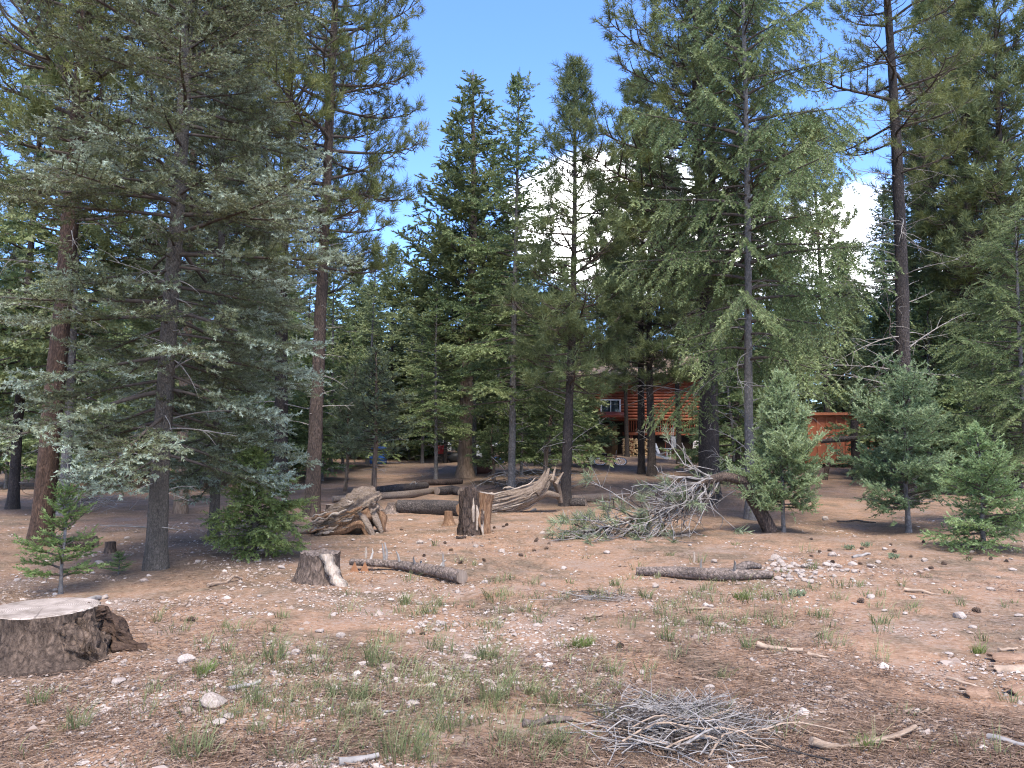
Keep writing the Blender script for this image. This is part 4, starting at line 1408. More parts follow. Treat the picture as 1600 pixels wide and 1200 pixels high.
    V, F, top = stump_geo(18, 0.30, 0.10, 0.22, sides=24, rings=9)
    Geo().add(V, F).ngon(top).build('rotten_bark', M['log_bark'], s)
    up = np.array([0, 0, 0.10])
    log('fallen_log', 'bleached barkless log lying behind the root log', [at(520, 786) + up, at(580, 782) + up, at(640, 778) + up, at(690, 770) + up], [0.07, 0.09, 0.10, 0.09], 'grey_wood_x', seed=22)
    log('fallen_log', 'long charred log lying in shade behind the bleached log', [at(572, 772) + up, at(620, 769) + up, at(665, 764) + up], [0.08, 0.13, 0.11], 'log_dark', seed=23, stubs=4)
    log('fallen_log', 'short mossy dark log by the foot of the tan-trunked conifer', [at(683, 773) + up, at(705, 772) + up, at(720, 774) + up], [0.1, 0.16, 0.12], 'log_dark', seed=24)
    log('fallen_log', 'reddish thin log in shade left of the tan-trunked conifer', [at(650, 759) + up, at(690, 758) + up, at(722, 756) + up], [0.08, 0.1, 0.09], 'char', seed=25)
    log('fallen_log', 'pale peeled log piece with a darker left end right of the dark-trunked young pine', [at(893, 786) + up, at(925, 784) + up, at(968, 781) + up], [0.10, 0.11, 0.09], 'stick_pale', seed=26, rough=0.04)
    log('fallen_log', 'low dark log stub beside the grey log roots', [at(893, 790) + up * 0.8, at(915, 790) + up * 0.8], [0.11, 0.10], 'log_dark', seed=27)
    log('fallen_log', 'dark charred log in the shade behind the tiny seedling on the left', [at(108, 856) + up * 0.7, at(150, 854) + up * 0.7], [0.08, 0.09], 'char', seed=28)
    c = at(172, 862)
    s = thing('charred_snag', 'small charred snag left of the grey spruce trunk', 'stump', c)
    V, F, top = stump_geo(19, 0.11, 0.07, 0.14, sides=18, rings=8)
    Geo().add(V, F).ngon(top).build('charred_wood', M['char'], s)
    c = at(517, 806)
    s = thing('small_stump', 'small brown stump between the patchy-barked pine and the root log', 'stump', c)
    V, F, top = stump_geo(20, 0.14, 0.11, 0.24, sides=18, rings=8)
    Geo().add(V, F).build('bark', M['bark_pine'], s)
    Geo().ngon(top + np.array([0, 0, 0.003])).build('sawn_top', M['sawn'], s, smooth=False)

    # dead trunk lying across a post in front of the shed
    a, b, c2 = air(1283, 690, 27), air(1320, 686, 27), air(1372, 683, 27)
    log('leaning_dead_trunk', 'dark dead trunk hung level across a post in front of the orange shed', [a, b, c2], [0.07, 0.10, 0.08], 'log_dark', seed=29, stubs=9)
    p = gnd(1334, 27.15)
    h = np.linspace(-0.1, 2.1, 12)
    g = Geo()
    V, F = tube(np.stack([0 * h, 0 * h, h], -1), 0.15 - 0.01 * h, 16, 0.1, 8, 3, 2)
    g.add(V, F)
    s = thing('dead_post_trunk', 'bare dead trunk standing upright in front of the orange shed', 'stump', p)
    g.build('bark', M['bark_pine_dark'], s)
    Geo().ngon(V[-16:]).build('broken_top', M['char'], s, smooth=False)
    p = gnd(1289, 27.1)
    V, F = tube(np.array([[-0.1, 0, -0.1], [0.0, 0, 0.4], [0.12, 0, 0.78]]), np.array([0.09, 0.08, 0.07]), 12, 0.1, 8, 4)
    Geo().add(V, F).build('bark', M['char'], thing('short_dead_post', 'short charred post under the left end of the hung dead trunk', 'stump', p))


def stick_geo(rng, L, r, bendy=0.12, sides=6, n=7, twigs=0):
    t = np.linspace(0, 1, n)
    cp = np.stack([np.linspace(-0.5, 0.5, 5) * L, bendy * L * (rng.normal() * (np.linspace(-0.5, 0.5, 5)) ** 2 * 1.4 + 0.10 * rng.normal(size=5)), 0.03 * L * rng.normal(size=5)], -1)
    P = spline(cp, n)
    g = Geo()
    V, F = tube(P, r * np.linspace(1.0, 0.55, n), sides, 0.12, 12, rng.randint(99))
    g.add(V, F).ngon(V[:sides]).ngon(V[-sides:])
    for _ in range(twigs):
        q, tt = along(P, 0.2 + 0.7 * rng.rand())
        d = unit(tt * 0.8 + np.array([0, rng.choice([-1, 1]) * 0.7, 0.2 * rng.normal()]))
        l = L * (0.12 + 0.25 * rng.rand())
        Q = np.array([q, q + d * l * 0.5 + rng.normal(0, 0.02 * L, 3) * np.array([1, 1, .3]), q + d * l])
        V, F = tube(Q, np.array([r * 0.5, r * 0.4, r * 0.2]), 4)
        g.add(V, F)
    return g


def lay_stick(label, p0, p1, r, mat, seed, bendy=0.12, name='stick', twigs=0, lift=0.6, group=None, cat='stick'):
    """a stick lying on the ground between two pixels"""
    a, b = at(*p0), at(*p1)
    mid = (a + b) / 2
    d = b - a
    rng = np.random.RandomState(seed)
    o = stick_geo(rng, float(np.linalg.norm(d)), r, bendy, 8, 9, twigs).build(name, M[mat])
    o.location = (mid[0], mid[1], float(terrain(mid[0], mid[1])) + r * lift)
    o.rotation_euler = (0, -math.asin(np.clip(d[2] / np.linalg.norm(d), -1, 1)), math.atan2(d[1], d[0]))
    return tag(o, label, cat, group)


def sticks():
    S = lay_stick
    S('long pale curved barkless stick at the lower right', (1275, 1177), (1437, 1150), 0.022, 'stick_pale', 1, 0.10)
    S('brown forked stick on the red soil, middle right', (1183, 1013), (1255, 1022), 0.028, 'stick', 2, 0.08, twigs=1)
    S('short stick right of the brown forked stick', (1262, 1024), (1297, 1030), 0.016, 'stick', 3)
    S('thin twig crossing above the brown forked stick', (1268, 998), (1292, 987), 0.015, 'stick_pale', 4)
    S('smooth tan stick lying in the grass right of centre', (1058, 954), (1121, 951), 0.02, 'stick_pale', 5, 0.05)
    S('short pale stick among grass left of the smooth tan stick', (912, 966), (942, 963), 0.016, 'stick_pale', 6, 0.05)
    S('barked branch piece left of the brush pile', (818, 1136), (894, 1129), 0.026, 'log_bark', 7, 0.04, cat='branch')
    S('curved dark stick left of the short curled bark piece', (1480, 1064), (1530, 1076), 0.013, 'stick', 8, 0.2)
    S('stout grey branch end at the lower right corner', (1545, 1155), (1606, 1172), 0.022, 'stick_grey', 9, 0.06)
    S('grey weathered stick behind the grass at bottom centre', (530, 1198), (592, 1187), 0.022, 'stick_grey', 10, 0.05)
    S('pale chunk of bleached wood by the big stump', (131, 944), (168, 932), 0.032, 'stick_grey', 11, 0.05)
    S('tan stick lying left of the torn stump', (325, 917), (378, 906), 0.024, 'stick_pale', 12, 0.1)
    S('thin pale twig behind the stones at right', (1413, 925), (1470, 930), 0.018, 'stick', 13, 0.05)
    S('short log piece behind the rock mound', (1333, 872), (1360, 867), 0.026, 'stick_grey', 14, 0.05)
    S('thin stick on the red soil in front of the grass tuft', (985, 1044), (1070, 1060), 0.008, 'stick', 15, 0.06)
    S('small broken stick above the brush pile', (1083, 1062), (1108, 1066), 0.012, 'stick_pale', 16)
    S('twig lying beside the flat stones at lower left', (358, 1080), (408, 1070), 0.018, 'stick_grey', 17, 0.1)
    S('slender twig leaning by the white stone, bottom centre', (598, 1116), (640, 1108), 0.009, 'stick_grey', 18, 0.1)
    S('curved bleached twig, left of a pair on the red soil', (1414, 1119), (1440, 1104), 0.010, 'stick_pale', 19, 0.3)
    S('curved bleached twig, right of a pair on the red soil', (1432, 1121), (1455, 1107), 0.010, 'stick_pale', 20, 0.3)
    S('dark stick lying in shade left of the middle young fir', (1308, 816), (1368, 817), 0.025, 'log_dark', 21, 0.03)
    S('pale flat stick at the right edge behind grass', (1560, 1018), (1590, 1015), 0.014, 'stick', 22, 0.03)
    S('dark twig in front of the twin stump', (714, 842), (728, 841), 0.03, 'char', 23, 0.05)
    # upright white stakes
    for px, py, h, lab in ((571, 872, 0.15, 'white splintered stake standing behind the thin log'), (603, 876, 0.24, 'thin grey upright branch stub behind the thin log'),
                           (1084, 879, 0.14, 'small white stake standing behind the flaking log')):
        c = at(px, py)
        g = Geo()
        V, F = tube(np.array([[0, 0, -0.03], [0.01, 0, h * 0.5], [-0.02 if px == 603 else 0.005, 0, h]]), np.array([0.02, 0.018, 0.01]), 5, 0.1)
        g.add(V, F).ngon(V[-5:])
        o = g.build('upright_stake', M['stick_grey' if px == 603 else 'split_wood'])
        o.location = tuple(c)
        tag(o, lab, 'stake')
    # curls of bark and cut rounds at the right edge
    for k, (px, py, L, r, rz, lab) in enumerate(((1578, 1033, 0.30, 0.042, 0.05, 'long curled slab of orange bark at the right edge'), (1580, 1048, 0.26, 0.03, 0.0, 'flat grey bark slab just below the long curled bark'),
                                                 (1523, 1088, 0.15, 0.045, 0.1, 'short curled bark piece lying open side to the left'), (1585, 1083, 0.15, 0.035, 0.6, 'tilted tan wood round near the right edge'),
                                                 (1552, 1090, 0.08, 0.02, 0.0, 'small tan wood chip between the bark pieces'))):
        c = at(px, py)
        a = np.linspace(0.1, 1.25 * PI, 13)
        xs = np.linspace(-L / 2, L / 2, 9)
        rg = np.random.RandomState(k)
        V = []
        for rr in (r, r * 0.80):
            for x in xs:
                e = 1 + 0.06 * rg.normal()
                V += [(x + 0.01 * math.sin(q * 5), rr * math.cos(q) * e * 1.25, rr * math.sin(q) * e) for q in a]
        n, m = len(xs), len(a)
        F = []
        for s_ in (0, 1):
            o_ = s_ * n * m
            for i in range(n - 1):
                for j in range(m - 1):
                    f = [o_ + i * m + j, o_ + i * m + j + 1, o_ + (i + 1) * m + j + 1, o_ + (i + 1) * m + j]
                    F.append(f if s_ else f[::-1])
        h = n * m
        for i in range(n - 1):
            for j in (0, m - 1):
                F.append([i * m + j, (i + 1) * m + j, h + (i + 1) * m + j, h + i * m + j])
        for j in range(m - 1):
            for i in (0, n - 1):
                F.append([i * m + j, i * m + j + 1, h + i * m + j + 1, h + i * m + j])
        o = Geo().add(V, F).build('bark_piece', M['bark_curl' if k != 1 else 'stick'])
        o.location = (c[0], c[1], c[2] + r * 0.25)
        o.rotation_euler = (0.25, 0, rz)
        tag(o, lab, 'bark piece', 'bark pieces at the right edge')


def brush_piles():
    rng = np.random.RandomState(71)
    c = at(1062, 1140)
    DUFF_SHADE_SPOTS.append((c[0], c[1], 0.75))  # ground colour darkened under the pile to paint its dark gaps
    s = thing('brush_pile', 'pile of thin bleached grey twigs at the bottom right of centre', 'brush pile', c)
    kinds = [stick_geo(rng, 0.75, 0.0030 + 0.0028 * rng.rand(), 0.42, 5, 10, 8).mesh('twig', M[('stick_grey', 'limb', 'stick_grey', 'log_dark', 'stick_grey')[k % 5]]) for k in range(14)]
    fat = [stick_geo(rng, 0.9, 0.007, 0.35, 6, 10, 4).mesh('twig', M['stick_grey' if k % 2 else 'stick']) for k in range(4)]
    for k in range(270):
        u = rng.normal(0, 0.5)
        v = rng.normal(0, 0.42)
        if abs(u) > 1.0 or abs(v) > 1.0:
            continue
        d = math.hypot(u, v)
        me = kinds[rng.randint(14)] if k % 10 else fat[rng.randint(4)]
        ang = rng.normal(0.3, 0.85) if rng.rand() < 0.7 else rng.rand() * PI
        x, y = u * 0.42, v * 0.42
        z = float(terrain(c[0] + x, c[1] + y)) - c[2]
        o = link('twig', me, s, (x, y, z + 0.008 + rng.rand() * 0.085 * max(0, 1 - d * 0.8)), (rng.normal(0, 0.3), rng.normal(0, 0.07), ang), 0.35 + 0.6 * rng.rand())
    c = at(945, 935)
    s = thing('brush_pile', 'small scatter of grey twigs behind the pale stick, centre right', 'brush pile', c)
    for k in range(26):
        x, y = rng.normal(0, 0.2), rng.normal(0, 0.14)
        z = float(terrain(c[0] + x, c[1] + y)) - c[2]
        link('twig', kinds[rng.randint(14)], s, (x, y, z + 0.01 + rng.rand() * 0.03), (rng.normal(0, 0.2), rng.normal(0, 0.06), rng.normal(0.3, 0.6)), 0.4 + 0.4 * rng.rand())
    c = at(130, 800)
    s = thing('brush_pile', 'loose tangle of dead brush under the left blue spruce boughs', 'brush pile', c)
    for k in range(30):
        x, y = rng.normal(0, 0.45), rng.normal(0, 0.3)
        link('twig', kinds[rng.randint(14)], s, (x, y, 0.1 + rng.rand() * 0.35), (rng.normal(0, 0.3), rng.normal(-0.35, 0.25), rng.normal(0.0, 0.7)), 0.9 + 0.8 * rng.rand())
    c = gnd(845, 24.0)
    s = thing('brush_pile', 'dark heap of dead branches behind the upturned log roots', 'brush pile', c)
    for k in range(40):
        x, y = rng.normal(0, 0.8), rng.normal(0, 0.4)
        link('twig', kinds[rng.randint(14)], s, (x, y, 0.05 + rng.rand() * 0.7 * max(0, 1 - abs(x) * 0.6)), (rng.normal(0, 0.3), rng.normal(0, 0.35), rng.normal(0.0, 0.8)), 1.4 + 1.2 * rng.rand())


def fallen_pine():
    rng = np.random.RandomState(83)
    base = at(1196, 832)
    y = base[1]
    s = thing('fallen_pine', 'broken young pine bent over to the left, grey bare branches and green needle tufts', 'fallen tree', base)

    def loc(px, py, dy=0.0):
        return air(px, py, y + dy) - base
    stem = spline([loc(1205, 832), loc(1185, 795, 0.02), loc(1158, 752, 0.05)], 14)
    V, F = tube(stem, np.linspace(0.12, 0.105, 14), 16, 0.12, 9, 2, 2)
    Geo().add(V, F).ngon(V[-16:]).build('standing_stem', M['char'], s)
    bent = spline([loc(1165, 752, 0.0), loc(1130, 745, -0.05), loc(1092, 758, -0.1), loc(1050, 790, -0.2), loc(985, 812, -0.3), loc(905, 836, -0.5)], 40)
    V, F = tube(bent, np.interp(np.linspace(0, 1, 40), [0, 0.4, 0.6, 1], [0.085, 0.068, 0.045, 0.012]), 14, 0.12, 9, 3, 2)
    Geo().add(V, F).ngon(V[:14]).build('bent_trunk', M['bark_pine'], s)
    sh = Shoots()
    for k in range(96):
        f = 0.22 + 0.77 * (k + rng.rand()) / 96
        q, t = along(bent, f)
        L = (0.45 + 1.0 * rng.rand()) * (1.15 - 0.45 * f)
        kind = rng.rand()
        dz = -0.85 if kind < 0.7 else 0.35
        d = unit(t * 0.9 + np.array([rng.normal(0, 0.35), rng.normal(-0.35, 0.65), dz * (0.4 + 0.7 * rng.rand())]))
        pts = [q]
        v = d.copy()
        for j in range(6):
            v = unit(v + rng.normal(0, 0.2, 3) + np.array([-0.05, 0, 0.03]))
            n_ = pts[-1] + v * L / 6
            gz = float(terrain(base[0] + n_[0], base[1] + n_[1])) - base[2] + 0.015
            n_[2] = max(n_[2], gz)
            pts.append(n_)
        pts = np.array(pts)
        V, F = tube(pts, np.linspace(0.013 + 0.006 * rng.rand(), 0.004, 7), 5, 0.1, 12, k)
        g = Geo().add(V, F)
        for _ in range(6):
            b, tt = along(pts, 0.25 + 0.75 * rng.rand())
            dd = unit(tt * 0.7 + rng.normal(0, 0.6, 3))
            l = L * (0.15 + 0.25 * rng.rand())
            e = b + dd * l
            e[2] = max(e[2], float(terrain(base[0] + e[0], base[1] + e[1])) - base[2] + 0.01)
            V, F = tube(np.array([b, (b + e) / 2 + rng.normal(0, 0.015, 3), e]), np.array([0.007, 0.0055, 0.003]), 4)
            g.add(V, F)
            if rng.rand() < 0.06 and f > 0.05:
                for _t in range(2):
                    sh.put(e, unit(dd + rng.normal(0, 0.4, 3)), rng.normal(0, 1, 3), 0.17 * (0.7 + 0.6 * rng.rand()), 0.6 + rng.normal(0, 0.15))
        g.build('bare_branch', M['stick_grey' if rng.rand() < 0.75 else 'limb'], s)
        if rng.rand() < 0.22:
            for _t in range(3):
                sh.put(pts[-1], unit(v + rng.normal(0, 0.5, 3)), rng.normal(0, 1, 3), 0.19 * (0.7 + 0.6 * rng.rand()), 0.6 + rng.normal(0, 0.15))
    g = Geo()
    # green boughs lying behind the stem
    for k in range(14):
        px = 880 + 250 * rng.rand() ** 1.35
        top = np.interp(px, [890, 980, 1060, 1160], [815, 770, 745, 735])
        q = loc(px, rng.uniform(top - 5, top + 40), rng.uniform(0.5, 1.5))
        gz = float(terrain(base[0] + q[0], base[1] + q[1])) - base[2]
        q[2] = max(q[2], gz + 0.03)
        for _t in range(3):
            sh.put(q + rng.normal(0, 0.09, 3), unit(np.array([-0.5, 0, 0.35]) + rng.normal(0, 0.6, 3)), rng.normal(0, 1, 3), 0.19 * (0.7 + 0.6 * rng.rand()), 0.66 + rng.normal(0, 0.15))
        n_, tt = along(bent, float(np.clip((1160 - px) / 270, 0.02, 0.98)))
        mid = (n_ + q) / 2 + rng.normal(0, 0.08, 3)
        V, F = tube(np.array([n_, mid, q]), np.array([0.010, 0.007, 0.004]), 4)
        Geo().add(V, F).build('needled_branch', M['limb'], s)
    sh.grow(g, TP['pine'], rng)
    g.build('foliage', M['fol_juniper'], s, smooth=False)


stumps()
logs()
sticks()
brush_piles()
fallen_pine()

# ------------------------------------------------------------------ cabin, shed and the camp between the trees
M['log_red'] = wood_mat('stained red logs', (0.12, 0.036, 0.020), (0.225, 0.070, 0.038), (0.31, 0.11, 0.06), 'X', 8, 0.3)
M['trim_red'] = plain_mat('dark red trim', (0.26, 0.06, 0.035), 0.6, 0.3, 0.2)
M['wall_brown'] = wood_mat('brown boards', (0.16, 0.085, 0.04), (0.27, 0.155, 0.075), (0.36, 0.225, 0.12), 'Z', 8, 0.3)
M['roof_tan'] = plain_mat('tan roof shingles', (0.20, 0.145, 0.105), 0.9, 0.1, 0.3, 9)
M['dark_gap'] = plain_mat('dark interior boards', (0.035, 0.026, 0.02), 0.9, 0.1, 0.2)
M['white_plastic'] = plain_mat('white plastic', (0.78, 0.76, 0.73), 0.45, 0.4, 0.06)
M['white_paint'] = plain_mat('white paint', (0.74, 0.75, 0.76), 0.35, 0.5, 0.06)
M['shed_orange'] = plain_mat('orange painted panel', (0.40, 0.13, 0.065), 0.6, 0.3, 0.22, 3)
M['shed_trim'] = plain_mat('orange trim', (0.42, 0.15, 0.075), 0.6, 0.3, 0.12, 3)
M['blue'] = plain_mat('blue plastic', (0.035, 0.13, 0.42), 0.45, 0.4, 0.12)
M['red'] = plain_mat('red plastic', (0.42, 0.025, 0.025), 0.45, 0.4, 0.12)
M['black'] = plain_mat('black rubber', (0.02, 0.02, 0.021), 0.6, 0.3, 0.2)
M['tarp_grey'] = plain_mat('grey canvas', (0.33, 0.35, 0.37), 0.8, 0.2, 0.2)
M['tarp_brown'] = plain_mat('dark maroon tarp', (0.075, 0.035, 0.03), 0.7, 0.3, 0.3)
M['canvas_tan'] = plain_mat('tan canvas', (0.30, 0.24, 0.17), 0.85, 0.2, 0.2)
M['dark_cloth'] = plain_mat('dark cloth', (0.055, 0.035, 0.035), 0.85, 0.2, 0.3)
M['steel'] = plain_mat('bare steel', (0.55, 0.56, 0.58), 0.35, 0.5, 0.1, 4, 0.7)
M['logend'] = wood_mat('split firewood', (0.26, 0.165, 0.085), (0.48, 0.335, 0.19), (0.62, 0.47, 0.30), 'Z', 14, 0.4)


def glass_mat():
    m, nt, out = new_mat('window glass')
    p = principled(nt, out, (0.03, 0.04, 0.045), 0.04, 0.9)
    return m


M['glass'] = glass_mat()


def cabin():
    d = 50.0
    k = d / FPX

    def X(px):
        return (px - 800.0) * k

    def Z(py):
        return EYE + (690.0 - py) * k
    x0, x1 = X(912), X(1100)
    cx = (x0 + x1) / 2
    gz = float(terrain(cx, d))
    o = thing('log_cabin', 'red-stained two-storey log cabin half hidden behind the trees', 'cabin', (cx, d, gz))
    W = x1 - x0

    def P(px, py, y=0.0):
        return np.array([X(px) - cx, y, Z(py) - gz])
    ztop, zmid = Z(588) - gz, Z(658) - gz
    # upper storey: stacked round logs, left of and right of / above / below the window
    r = 0.105
    n = int((ztop - zmid) / (2 * r * 0.93))
    wx0, wx1 = X(940) - cx, X(968) - cx
    wz0, wz1 = Z(646) - gz, Z(626) - gz

    def log_mesh(L):
        g = Geo()
        V, F = tube(np.stack([np.linspace(-L / 2, L / 2, 9), np.zeros(9), np.zeros(9)], -1), r, 12, 0.02, 5, int(L * 10))
        return g.add(V, F).ngon(V[:12]).ngon(V[-12:]).mesh('wall_log', M['log_red'])
    full, left, right = log_mesh(W), log_mesh(wx0 + W / 2), log_mesh(W / 2 - wx1)
    for i in range(n):
        z = zmid + r + i * 2 * r * 0.93
        if z + r > wz0 and z - r < wz1:
            link('wall_log', left, o, ((-W / 2 + wx0) / 2, 0, z))
            link('wall_log', right, o, ((W / 2 + wx1) / 2, 0, z))
        else:
            link('wall_log', full, o, (0, 0, z))
    g = Geo()
    box(g, (0, 0.16, (ztop + zmid) / 2), (W - 0.1, 0.08, ztop - zmid - 0.05))
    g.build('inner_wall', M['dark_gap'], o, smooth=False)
    w = Geo()
    zc = (wz0 + wz1) / 2
    for bx, bs in (((wx0 - 0.03, -0.06, zc), (0.09, 0.14, wz1 - wz0 + 0.15)), ((wx1 + 0.03, -0.06, zc), (0.09, 0.14, wz1 - wz0 + 0.15)),
                   (((wx0 + wx1) / 2, -0.06, wz1 + 0.04), (wx1 - wx0 - 0.03, 0.14, 0.08)), (((wx0 + wx1) / 2, -0.06, wz0 - 0.04), (wx1 - wx0 - 0.03, 0.16, 0.08)),
                   (((wx0 + wx1) / 2, -0.05, zc), (0.05, 0.06, wz1 - wz0))):
        box(w, bx, bs)
    wo = w.build('window', M['white_paint'], o, smooth=False)
    for sg in (-1, 1):
        g = Geo()
        hw = (wx1 - wx0) / 2
        box(g, ((wx0 + wx1) / 2 + sg * hw / 2, -0.025, zc), (hw - 0.06, 0.02, wz1 - wz0 - 0.01))
        g.build('pane', M['glass'], wo, smooth=False)
    # small porch roof below the window
    a, b = P(922, 650), P(976, 650)
    g = Geo()
    V = np.array([[a[0], 0.0, a[2] + 0.28], [b[0], 0.0, b[2] + 0.28], [b[0], -1.5, b[2]], [a[0], -1.5, a[2]],
                  [a[0], 0.0, a[2] + 0.16], [b[0], 0.0, b[2] + 0.16], [b[0], -1.5, b[2] - 0.14], [a[0], -1.5, a[2] - 0.14]])
    g.add(V, np.array([[3, 2, 1, 0], [4, 5, 6, 7], [7, 6, 2, 3], [5, 1, 2, 6], [4, 7, 3, 0]]))
    g.build('porch_roof', M['trim_red'], o, smooth=False)
    # lower storey, set back
    g = Geo()
    box(g, (P(940, 0)[0], 0.45, zmid / 2 - 0.15), (X(968) - X(912) - 0.2, 0.1, zmid + 0.25))
    g.build('lower_wall', M['wall_brown'], o, smooth=False)
    g = Geo()
    box(g, (P(1006, 0)[0], 0.9, zmid / 2 - 0.15), (X(1100) - X(914), 0.1, zmid + 0.25))
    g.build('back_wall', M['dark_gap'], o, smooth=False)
    g = Geo()
    box(g, (0, 3.3, zmid - 0.08), (W - 0.16, 6.3, 0.18))
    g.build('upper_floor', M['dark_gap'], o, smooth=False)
    g = Geo()
    box(g, (P(938, 0)[0], 0.385, Z(692) - gz), (1.6, 0.03, 1.1))
    g.build('tan_board', M['wood_tan'] if 'wood_tan' in M else M['wall_brown'], o, smooth=False)
    # deck with railing
    xl, xr = X(972) - cx, X(1100) - cx
    zt, zb = Z(657) - gz, Z(675) - gz
    g = Geo()
    box(g, ((xl + xr) / 2, -1.25, zb - 0.12), (xr - xl, 2.3, 0.2))
    g.build('deck_floor', M['log_red'], o, smooth=False)
    g = Geo()
    box(g, ((xl + xr) / 2, -2.35, zt), (xr - xl + 0.1, 0.14, 0.09))
    g.build('hand_rail', M['wall_brown'], o, smooth=False)
    g = Geo()
    box(g, (0, 0, 0), (0.045, 0.045, zt - zb - 0.06))
    bal = g.mesh('baluster', M['log_red'], False)
    for i in range(int((xr - xl) / 0.15)):
        link('baluster', bal, o, (xl + 0.08 + i * 0.15, -2.35, (zt + zb) / 2 - 0.01))
    g = Geo()
    box(g, (0, 0, 0), (0.15, 0.15, zb))
    post = g.mesh('deck_post', M['trim_red'], False)
    for px in (978, 1030, 1085):
        link('deck_post', post, o, (X(px) - cx, -2.2, zb / 2 - 0.24))
    # roof: two slopes, ridge along the wall
    g = Geo()
    rz, ez = ztop + 1.5, ztop - 0.1
    for sg in (-1, 1):
        y0 = -0.7 if sg < 0 else 7.2
        V = np.array([[-W / 2 - 0.4, y0, ez], [W / 2 + 0.4, y0, ez], [W / 2 + 0.4, 3.25, rz], [-W / 2 - 0.4, 3.25, rz]])
        V2 = V + np.array([0, 0, 0.16])
        g.add(np.vstack([V, V2]), np.array([[0, 3, 2, 1], [4, 5, 6, 7], [0, 1, 5, 4], [1, 2, 6, 5], [3, 0, 4, 7]]))
    g.build('roof', M['roof_tan'], o, smooth=False)
    for sx in (-1, 1):
        g = Geo()
        V = np.array([[0, 0, -0.2], [0, 6.6, -0.2], [0, 6.6, ztop], [0, 3.25, rz - 0.12], [0, 0.0, ztop]]) + np.array([sx * (W / 2 - 0.06), 0.1, 0])
        g.ngon(V).build('side_wall', M['log_red'], o, smooth=False)
    # firewood stacked under the deck
    fx0, fx1 = X(962), X(1003)
    y = d - 2.9
    fz = float(terrain((fx0 + fx1) / 2, y))
    s = thing('firewood_stack', 'stack of split firewood under the cabin deck', 'firewood', ((fx0 + fx1) / 2, y, fz))
    rng = np.random.RandomState(6)
    ms = []
    for q in range(6):
        m_ = 3 + q % 3
        a = np.sort(rng.rand(m_ + 1) * 6.28)
        ring = np.stack([np.cos(a) * 0.075, np.zeros(m_ + 1), np.sin(a) * 0.07], -1) * (1 + 0.2 * rng.normal(size=(m_ + 1, 1)))
        f_, b_ = ring + np.array([0, -0.2, 0]), ring + np.array([0, 0.2, 0])
        g = Geo().ngon(f_).ngon(b_)
        n_ = len(ring)
        i = np.arange(n_)
        g.add(np.vstack([f_, b_]), np.stack([i, (i + 1) % n_, n_ + (i + 1) % n_, n_ + i], -1))
        ms.append(g.mesh('split_log', M['logend'], False))
    hgt = (712 - 684) * k
    for r_ in range(int(hgt / 0.12)):
        for c_ in range(int((fx1 - fx0) / 0.135)):
            link('split_log', ms[rng.randint(6)], s, (-(fx1 - fx0) / 2 + 0.07 + c_ * 0.135 + rng.normal(0, 0.015), rng.normal(0, 0.03), 0.07 + r_ * 0.12 + rng.normal(0, 0.012)), (0, rng.rand() * 6, 0))


